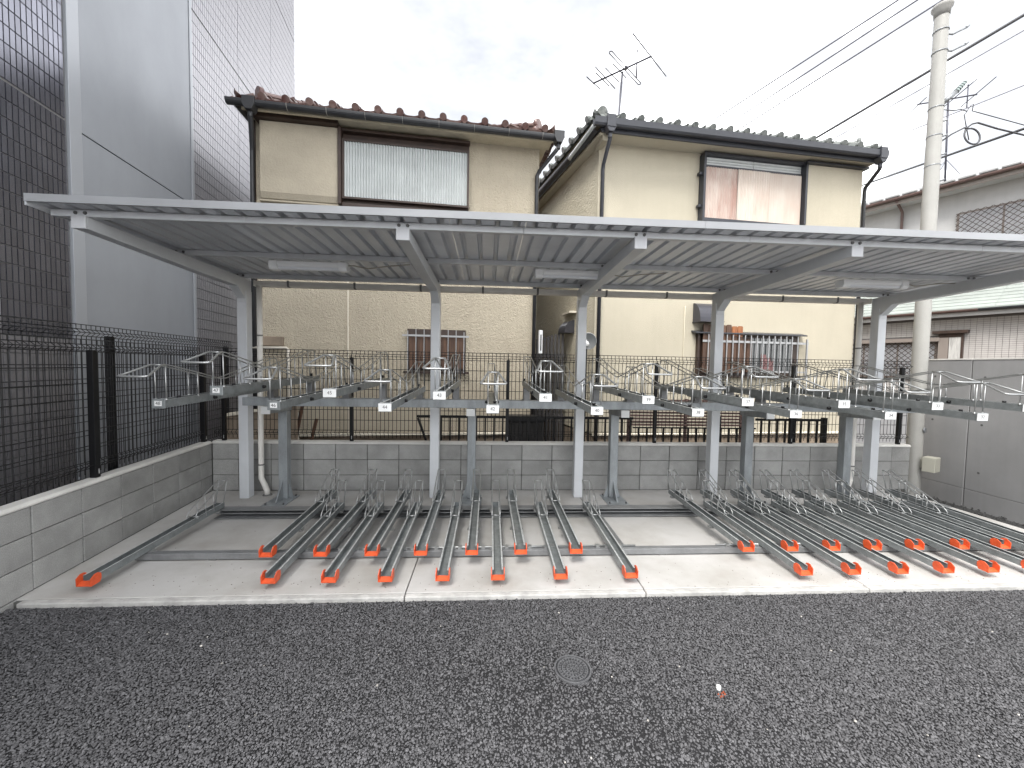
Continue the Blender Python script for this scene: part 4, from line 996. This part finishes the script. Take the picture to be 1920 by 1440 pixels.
fieldm.build('near_tile_field', 'ttile_skylit', tw, kind='stuff')
fieldm = MB()
for z0_, z1_ in ((TZ0 + 0.1, JZ - 0.01), (JZ + 0.01, 7.05), (7.07, 10.0), (10.02, TZ1)):
    nz_ = int((z1_ - z0_) / PH_); hh = (z1_ - z0_) / nz_
    for a, b in ((1.60, 3.05), (3.065, 4.56), (4.575, 6.09)):
        ns = int((b - a) / PW_); ww = (b - a) / ns
        V0, F0 = tile_box(ww - 0.005, hh - 0.006)
        for i in range(ns):
            for j in range(nz_):
                t1, t2 = random.gauss(0, 0.003), random.gauss(0, 0.003)
                fieldm.add([(a + i * ww + p[0], 0.014 + p[1] + t1 * p[0] + t2 * p[2], z0_ + j * hh + p[2]) for p in V0], F0)
fieldm.build('far_tile_field', 'ttile_skylit', tw, kind='stuff')
for z0_, z1_ in ((TZ0, 4.04), (4.055, 7.6), (7.615, 11.0), (11.015, TZ1)):
    MB().box(-0.405, 1.50, -0.012, 0.013, z0_, z1_).build('wall_panel', 'panel', tw, bevel=0.003)
MB().box(-0.56, -0.417, -0.022, 0.013, TZ0, TZ1).build('panel_trim', 'trim', tw, bevel=0.003)
MB().box(1.512, 1.572, -0.022, 0.013, TZ0, TZ1).build('panel_trim', 'trim', tw, bevel=0.003)
MB().box(-0.416, -0.406, -0.006, 0.0135, TZ0, TZ1).build('joint_seal', 'sealant', tw); MB().box(1.5005, 1.511, -0.006, 0.0135, TZ0, TZ1).build('joint_seal', 'sealant', tw)
MB().box(1.573, 1.598, -0.004, 0.0135, TZ0, TZ1).build('joint_seal', 'sealant', tw)

# ------------------------------------------------------------------ house across on the right
h3 = thing('house', 'white house with ivory brick tiles and lattice windows beyond the right wall', 'house', (15.31, 3.515, 0), PI / 2 + 0.466)
# local +x runs back to the left, +y faces the lot
MB().box(-9, 7.0, -7, -0.002, -0.3, 3.12).build('wall', 'grout3', h3)
MB().box(-9, 7.0, -7, -1.0, 3.12, 6.55).build('upper_wall', 'whitewall', h3)
fm = MB(); bwid, bh = 0.105, 0.0505
for j in range(int(2.95 / bh)):
    z = 0.1 + j * bh
    for i in range(int(6.6 / bwid)):
        s_ = -2.4 + i * bwid
        if 0.62 < s_ + bwid / 2 < 3.35 and z + bh > 1.45 and z < 2.62: continue
        fm.box(s_, s_ + bwid - 0.006, -0.003, 0.009, z, z + bh - 0.006)
fm.build('tile_facing', 'brick3', h3, kind='stuff')
MB().box(-9, -2.41, -0.003, 0.006, -0.3, 3.1).build('render_band', 'whitewall', h3); MB().box(4.21, 7, -0.003, 0.006, -0.3, 3.1).build('render_band', 'whitewall', h3)
MB().box(-9, 7, 0.0, 0.30, 3.085, 3.12).build('soffit', 'whitewall', h3)
MB().box(-9, 7, 0.30, 0.33, 3.06, 3.17).build('fascia_board', 'whitewall', h3)
half_gutter((-3.0, 0.385, 3.20), (0.35, 0.385, 3.20), 0.05, h3, 'darkmetal'); half_gutter((0.36, 0.385, 3.20), (7.0, 0.385, 3.20), 0.05, h3, 'rustgutter', straps=5, strapmat='rustgutter')
for k in range(8):
    t0, t1 = k / 8, (k + 1) / 8
    y0, y1 = 0.42 - 1.42 * t0, 0.42 - 1.42 * t1; z0, z1 = 3.215 + 0.80 * t0, 3.215 + 0.80 * t1
    for a, b in ((-9, 0.1), (0.104, 3.2), (3.204, 7.0)):
        m = MB(); m.prism([(y0, z0), (y0, z0 + 0.03), (y1, z1 + 0.008), (y1, z1 - 0.02)], 'x', a, b); m.build('roof_course', 'paleroof', h3)
# upper eave
MB().box(-9, 7, -1.0, -0.52, 6.50, 6.54).build('soffit', 'whitewall', h3); MB().box(-9, 7, -0.52, -0.49, 6.46, 6.62).build('fascia_board', 'taupe', h3)
half_gutter((-9, -0.43, 6.62), (7, -0.43, 6.62), 0.055, h3, 'rustgutter')
m = MB(); m.prism([(-0.50, 6.64), (-0.50, 6.68), (-3.9, 7.95), (-7, 6.7), (-7, 6.6)], 'x', -9, 7); m.build('roof', 'roof3', h3)
for k in range(44): MB().box(-9 + k * 0.36, -9 + k * 0.36 + 0.30, -0.62, -0.47, 6.685, 6.735).build('roof_tile', 'roof3', h3, bevel=0.012)
tubepart(h3, 'downpipe', [(2.2, -0.45, 6.55), (2.2, -0.93, 6.35), (2.2, -0.95, 6.3), (2.2, -0.95, 4.0)], 0.035, 'rustgutter')
def lattice(win, x0, x1, z0, z1, y, p=0.135, r=0.009):
    m = MB(); H = z1 - z0; k = int((x1 - x0 + H) / p)
    for sgn in (1, -1):
        for i in range(-1, k + 1):
            a = x0 - H + i * p if sgn > 0 else x0 + i * p
            pts = []
            # clip the 45-degree line to the frame
            xa, xb = (a, a + H) if sgn > 0 else (a, a - H)
            za, zb = z0, z1
            def atx(X): return z0 + (X - a) * (1 if sgn > 0 else -1)
            lo, hi = (xa, xb) if xa < xb else (xb, xa)
            lo, hi = max(lo, x0), min(hi, x1)
            if hi - lo < 0.02: continue
            m.bar((lo, y + 0.006 * sgn, atx(lo)), (hi, y + 0.006 * sgn, atx(hi)), 0.012, 0.016, up=(0, 1, 0))
    return m.build('lattice', 'brown', win, kind='stuff')
def lattice_window(x0, x1, z0, z1, y, hood=True):
    w_ = MB().box(x0, x1, y, y + 0.03, z0, z1).build('window', 'taupe', h3)
    n_ = max(2, round((x1 - x0) / 0.8)); pw_ = (x1 - x0 - 0.06) / n_
    for k in range(n_): MB().box(x0 + 0.03 + k * pw_ + 0.02, x0 + 0.03 + (k + 1) * pw_ - 0.02, y + 0.031, y + 0.036, z0 + 0.05, z1 - 0.05).build('pane', 'frost', w_)
    if hood: MB().box(x0 - 0.05, x1 + 0.05, y + 0.031, y + 0.16, z1 + 0.0, z1 + 0.10).build('head_box', 'taupe', w_, bevel=0.004)
    lattice(w_, x0, x1, z0, z1, y + 0.10)
    return w_
lattice_window(1.08, 3.34, 1.5, 2.47, 0.0)
lattice_window(-1.3, 1.1, 4.75, 5.95, -1.0, False)
w_ = MB().box(0.62, 1.06, 0.0, 0.10, 1.95, 2.66).build('window', 'brown', h3, bevel=0.004)
MB().box(0.66, 0.86, 0.101, 0.106, 1.98, 2.56).build('curtain', 'lace', w_); MB().box(0.87, 1.05, 0.101, 0.12, 1.98, 2.56).build('sash', 'taupe', w_, bevel=0.004)
MB().box(0.54, 1.16, 0.0, 0.18, 2.661, 2.74).build('head_box', 'brown', w_, bevel=0.004)

# ------------------------------------------------------------------ utility pole
up_ = thing('utility_pole', 'tall beige tapered utility pole at the right end of the back wall', 'utility pole', (9.245, 0.10, 0))
m = MB(); m.tube([(0.0, 0, -0.15), (0.0, 0, 2.2), (0.0, 0.0, 4.4), (0, 0.0, 6.60)], [0.090, 0.086, 0.081, 0.074], 32, caps=False); m.build('shaft', 'pole', up_)
m = MB(); m.tube([(0, 0, 6.50), (0, 0, 6.57), (0, 0, 6.605), (0, 0, 6.63), (0, 0, 6.65)], [0.080, 0.086, 0.108, 0.112, 0.10], 28); m.build('cap', 'pole_top', up_)
for z in (6.30, 6.02, 5.28, 4.9, 4.5):
    m = MB(); m.cyl((0, 0, z), (0, 0, z + 0.012), 0.0835, n=28); m.build('band', 'steel', up_)
for z in (6.06, 6.28):
    m = MB(); m.tube([(0.07, -0.02, z - 0.01), (0.13, -0.04, z - 0.03), (0.19, -0.06, z), (0.27, -0.09, z + 0.03)], 0.012, 6); m.cyl((0.26, -0.085, z + 0.03), (0.29, -0.10, z + 0.05), 0.015, 0.009, n=8); m.build('hook_arm', 'steel', up_)
m = MB(); m.cyl((0.06, -0.02, 5.34), (0.20, -0.07, 5.48), 0.030, 0.028, n=12); m.build('bushing_arm', 'steel', up_)
m = MB()
for k in range(5): m.cyl((0.20 + 0.020 * k, -0.07 - 0.006 * k, 5.48 + 0.026 * k), (0.217 + 0.020 * k, -0.075 - 0.006 * k, 5.50 + 0.026 * k), 0.034 - 0.003 * k, 0.025 - 0.002 * k, n=12)
m.build('insulator', 'insul', up_)
for z in (4.65, 4.9, 5.1, 4.3):
    m = MB(); m.cyl((0.07, -0.03, z), (0.12, -0.06, z + 0.01), 0.013, n=8); m.build('step_bolt', 'steel', up_)
m = MB(); m.cyl((0.0, -0.093, 0.84), (0.0, -0.106, 0.84), 0.038, 0.033, n=16); d_ = m.build('inspection_cap', 'steel', up_); d_.rotation_euler = (0, 0, 0.35)
m = MB(); m.box(-0.10, 0.085, -0.25, -0.115, 0.275, 0.475); m.box(-0.04, 0.05, -0.116, -0.08, 0.31, 0.44); jb = m.build('junction_box', 'boxpaint', up_, bevel=0.006); jb.rotation_euler = (0, 0, 0.42)
m = MB(); m.cyl((-0.01, -0.235, 0.466), (-0.01, -0.235, 0.474), 0.012, n=8); m.build('screw', 'steel', jb)

# ------------------------------------------------------------------ overhead cables and aerials
def cable(name, label, pts, r, matn, grp='overhead cables', sag=0.0, n=16):
    P = [Vector(p) for p in pts]
    if len(P) == 2 and sag:
        P = [P[0].lerp(P[1], k / n) - Vector((0, 0, sag * 4 * (k / n) * (1 - k / n))) for k in range(n + 1)]
    return tag(MB().tube(P, r, 6).build(name, matn), label, 'cable', grp)
def ext(a, b, k0, k1):
    a, b = Vector(a), Vector(b); return [a - (b - a) * k0, b + (b - a) * k1]
cable('overhead_cable', 'highest of three thin parallel cables crossing the sky above the right house', ext((12.60, 12.0, 12.39), (16.83, 8.0, 14.27), 2, 1.5), 0.026, 'cablegrey')
cable('overhead_cable', 'middle of three thin parallel cables crossing the sky above the right house', ext((13.28, 12.0, 12.25), (17.52, 8.0, 14.32), 2, 1.5), 0.026, 'cablegrey')
cable('overhead_cable', 'lowest of three thin parallel cables ending its view just left of the pole top', ext((13.82, 12.0, 12.09), (18.45, 8.0, 14.39), 2, 1.5), 0.028, 'cablegrey')
cable('overhead_cable', 'thick dark cable passing behind the pole down to the slate tiled roof', ext((14.03, 8.0, 9.50), (15.90, 4.0, 10.31), 1.2, 1.0), 0.036, 'cable')
cable('overhead_cable', 'dark cable low behind the pole just above the white house roof', ext((13.95, 6.0, 7.09), (11.86, 1.0, 5.68), 0.6, 0.6), 0.022, 'cable')
cable('overhead_cable', 'faint upper cable running behind the pole beneath the thick dark one', ext((20.03, 14.0, 13.16), (21.53, 8.0, 13.60), 0.6, 1.0), 0.022, 'cablefaint')
cable('overhead_cable', 'faint lower cable fading across the sky right of the pole', ext((22.29, 14.0, 13.02), (21.68, 8.0, 11.76), 0.6, 1.0), 0.022, 'cablefaint')
def arc(c, r, a0, a1, n, tilt=0.15): return [(c[0] + r * math.cos(a), c[1] + tilt * r * math.sin(a), c[2] + r * math.sin(a)) for a in [a0 + (a1 - a0) * k / n for k in range(n + 1)]]
cable('drop_cable', 'black service cable leaving the pole, coiled in a loop and rising right', [(9.31, 0.06, 4.83), (9.45, 0.06, 4.93), (9.62, 0.05, 5.02)] + arc((9.72, 0.03, 4.90), 0.115, 1.9, -3.4, 18) + [(9.66, 0.06, 5.02), (9.72, 0.04, 5.07), (9.79, 0.03, 5.085), (10.05, 0.0, 5.00), (10.45, -0.02, 4.92), (12.5, -0.3, 4.62)], 0.011, 'cable')
cable('drop_cable', 'thin service wire with a kinked splice right of the pole', [(9.31, 0.06, 5.25), (9.50, 0.08, 5.26), (9.58, 0.08, 5.285), (9.64, 0.05, 5.24), (9.70, 0.05, 5.33), (9.735, 0.05, 5.34), (9.72, 0.05, 5.25), (9.76, 0.04, 5.235), (10.44, 0.0, 5.07), (12.5, -0.2, 4.7)], 0.006, 'cable')
cable('drop_cable', 'short black tail hanging between splice and coil right of the pole', [(9.60, 0.07, 5.27), (9.66, 0.06, 5.25), (9.62, 0.06, 5.20), (9.63, 0.05, 5.10), (9.66, 0.05, 5.0), (9.70, 0.05, 4.86)], 0.006, 'cable')

def aerial(label, base, top, boom, elems, loops, vert):
    t = thing('tv_aerial', label, 'tv aerial', base, group='rooftop tv aerials')
    o = Vector(base)
    def L(p): return Vector(p) - o
    MB().cyl((0, 0, 0), L(top), 0.024, n=8).build('mast', 'antenna', t)
    MB().cyl(L(boom[0]), L(boom[1]), 0.020, n=8).build('boom', 'antenna', t)
    for a, b in elems: MB().cyl(L(a), L(b), 0.0125, n=6).build('element', 'antenna', t)
    for a, b, w in loops:
        a, b = L(a), L(b); d = (b - a).normalized(); s_ = d.cross(Vector((0, 0, 1))).normalized() * w
        MB().tube([a + s_, a - d * w * 0.7 + s_ * 0.5, a - d * w * 0.7 - s_ * 0.5, a - s_, b - s_, b + d * w * 0.7 - s_ * 0.5, b + d * w * 0.7 + s_ * 0.5, b + s_], 0.011, 6, closed=True).build('folded_dipole', 'antenna', t)
        c = (a + b) / 2; MB().box(c.x - 0.03, c.x + 0.03, c.y - 0.03, c.y + 0.03, c.z - 0.01, c.z + 0.05).build('terminal_box', 'antenna', t)
    if vert:
        p, h = vert; p = L(p); m = MB(); m.cyl(p - Vector((0, 0, h / 2)), p + Vector((0, 0, h / 2)), 0.015, n=6)
        m.cyl(p - Vector((0, 0, h / 2 + 0.02)), p - Vector((0, 0, h / 2 - 0.01)), 0.018, n=8); m.cyl(p + Vector((0, 0, h / 2 - 0.01)), p + Vector((0, 0, h / 2 + 0.02)), 0.018, n=8); m.build('support', 'antenna', t)
    return t, o
z = 8.382
t, o = aerial('tv aerial with long rods on a mast above the slate roof corner', (5.99, 4.0, 6.55), (6.094, 4.0, z), [(5.534, 4.441, z + .02), (6.577, 3.523, z + .02)],
       [((5.956, 2.969, z), (7.138, 4.044, z)), ((5.798, 3.771, z), (6.242, 4.171, z)), ((5.67, 3.907, z), (6.109, 4.303, z)), ((5.436, 3.895, z), (6.096, 4.537, z)), ((5.495, 4.067, z), (5.928, 4.461, z)), ((5.323, 4.216, z), (5.744, 4.586, z))],
       [((5.654, 3.469, z), (6.621, 4.33, z), 0.035)], ((6.33, 3.741, z), 0.55))
z = 9.668
t, o = aerial('tv aerial on a tall mast above the white house, partly behind the pole', (16.557, 6.0, 7.2), (16.489, 6.0, z), [(15.834, 6.271, z), (17.034, 5.725, z)],
       [((16.707, 5.061, z), (17.211, 6.246, z)), ((16.30, 5.175, z), (16.714, 6.29, z)), ((16.1, 5.8, z), (16.33, 6.35, z)), ((15.75, 5.95, z), (16.0, 6.6, z))], [], ((16.85, 5.81, z), 0.6))
m = MB()
for dx, dy in ((-0.3, 0.2), (0.35, -0.1), (0.05, 0.35)): m.cyl((0.0, 0, 0.75), (dx, dy, 0.3), 0.008, n=6)
m.build('guy_stay', 'antenna', t)

# ------------------------------------------------------------------ things between the back wall and the houses
rl = thing('metal_railing', 'black metal railing with upright bars behind the back wall', 'railing', (0, 0.36, 0))
for a, b in ((2.16, 4.9), (5.0, 5.22), (7.05, 8.12)):
    MB().box(a, b, -0.018, 0.018, 0.905, 0.94).build('top_rail', 'black', rl, bevel=0.003)
    MB().box(a, b, -0.012, 0.012, 0.05, 0.08).build('bottom_rail', 'black', rl)
x = 2.50
while x < 8.1:
    short = 5.22 < x < 7.05
    MB().box(x - 0.011, x + 0.011, -0.011, 0.011, 0.081, 0.78 if short else 0.904).build('railing_bar', 'black', rl)
    x += 0.122
MB().box(5.22, 7.05, -0.012, 0.012, 0.781, 0.80).build('top_rail', 'black', rl)
for x in (4.95, 6.48, 7.62, 8.10): MB().box(x - 0.03, x + 0.03, -0.03, 0.03, -0.2, 0.96).build('post', 'black', rl, bevel=0.003)
MB().bar((2.18, 0, 0.90), (2.50, 0, 0.0), 0.03, 0.03, up=(0, 1, 0)).build('brace', 'black', rl)
lv = thing('louvre_screen', 'plum brown slatted screen standing behind the black railing', 'screen', (5.24, 0.62, 0))
for k in range(9): MB().box(0, 1.80, -0.01, 0.012, 0.78 + 0.046 * k, 0.81 + 0.046 * k).build('slat', 'pinkslat', lv, bevel=0.003)
for x in (0.02, 0.9, 1.78): MB().box(x - 0.02, x + 0.02, 0.013, 0.045, -0.2, 1.19).build('upright', 'pinkslat', lv)
sf = thing('slatted_fence', 'dark upright slatted fence closing the alley between the two houses', 'fence', (3.78, 3.25, 0), -0.25)
for k in range(13): MB().box(k * 0.075, k * 0.075 + 0.055, -0.012, 0.012, -0.2, 2.10 + 0.022 * k).build('slat', 'alleyslat', sf, bevel=0.003)
for z in (0.6, 1.85): MB().box(-0.02, 0.97, 0.013, 0.05, z, z + 0.06).build('rail', 'alleyslat', sf)
bn = thing('storage_bin', 'black lidded storage bin in the alley behind the fence', 'bin', (3.72, 0.95, 0))
MB().box(-0.26, 0.28, -0.2, 0.25, -0.2, 0.80).build('body', 'grime', bn, bevel=0.02); MB().box(-0.28, 0.30, -0.22, 0.27, 0.802, 0.86).build('lid', 'black', bn, bevel=0.015)
sl = thing('sensor_lamp', 'white sensor lamp with a round mirror on a black post by the alley', 'lamp', (4.735, 1.38, 0))
MB().box(-0.045, 0.045, -0.03, 0.03, -0.2, 1.95).build('post', 'black', sl, bevel=0.004)
m = MB(); m.cyl((0.0, -0.04, 1.99), (0.0, -0.04, 2.03), 0.06, 0.075, n=16); m.cyl((0, -0.04, 2.03), (0, -0.04, 2.075), 0.075, 0.05, n=16); m.cyl((0, -0.04, 2.075), (0, -0.04, 2.10), 0.03, n=12); m.build('lamp_head', 'white', sl, bevel=0.004)
m = MB(); m.cyl((0.07, 0.02, 2.08), (0.075, 0.045, 2.08), 0.135, n=24); m.build('mirror', 'glass', sl); 
m = MB(); m.tube([(0.072 + 0.135 * math.cos(a), 0.02, 2.08 + 0.135 * math.sin(a)) for a in [2 * PI * k / 28 for k in range(28)]], 0.008, 6, closed=True); m.build('mirror_rim', 'alu', sl)
gw = thing('garden_wall', 'low grey wall with a white cap beyond the fence at the right', 'wall', (9.0, 2.9, 0))
MB().box(0, 4.2, 0, 0.12, -0.2, 0.90).build('body', 'cast', gw); MB().box(-0.02, 4.22, -0.02, 0.14, 0.902, 0.95).build('coping', 'coping', gw, bevel=0.006)
nw = thing('retaining_wall', 'short beige topped brown wall in the back left corner behind the fence', 'wall', (-0.62, 0.75, 0), 0.3)
MB().prism([(0.0, -0.2), (0.9, -0.2), (0.9, 0.98), (0.0, 0.84)], 'y', 0, 0.12).build('body', 'found', nw); MB().prism([(0, 0.842), (0.9, 0.982), (0.9, 1.02), (0, 0.88)], 'y', -0.02, 0.14).build('coping', 'ledge', nw)
for k, (x, t_) in enumerate(((0.02, 0.10), (0.13, -0.06), (0.22, 0.12))):
    tag(MB().bar((0.10 + x, 0.95, -0.2), (0.10 + x + t_, 1.25, 0.95 - 0.1 * k), 0.05, 0.022).build('timber_offcut', 'wood' if k != 1 else 'pvc'),
        ('thin brown timber leaning at the left house corner, leftmost of three', 'pale strip of timber leaning between two brown ones at the left house corner', 'thin brown timber leaning at the left house corner, rightmost of three')[k], 'timber', 'timbers leaning on the left house')
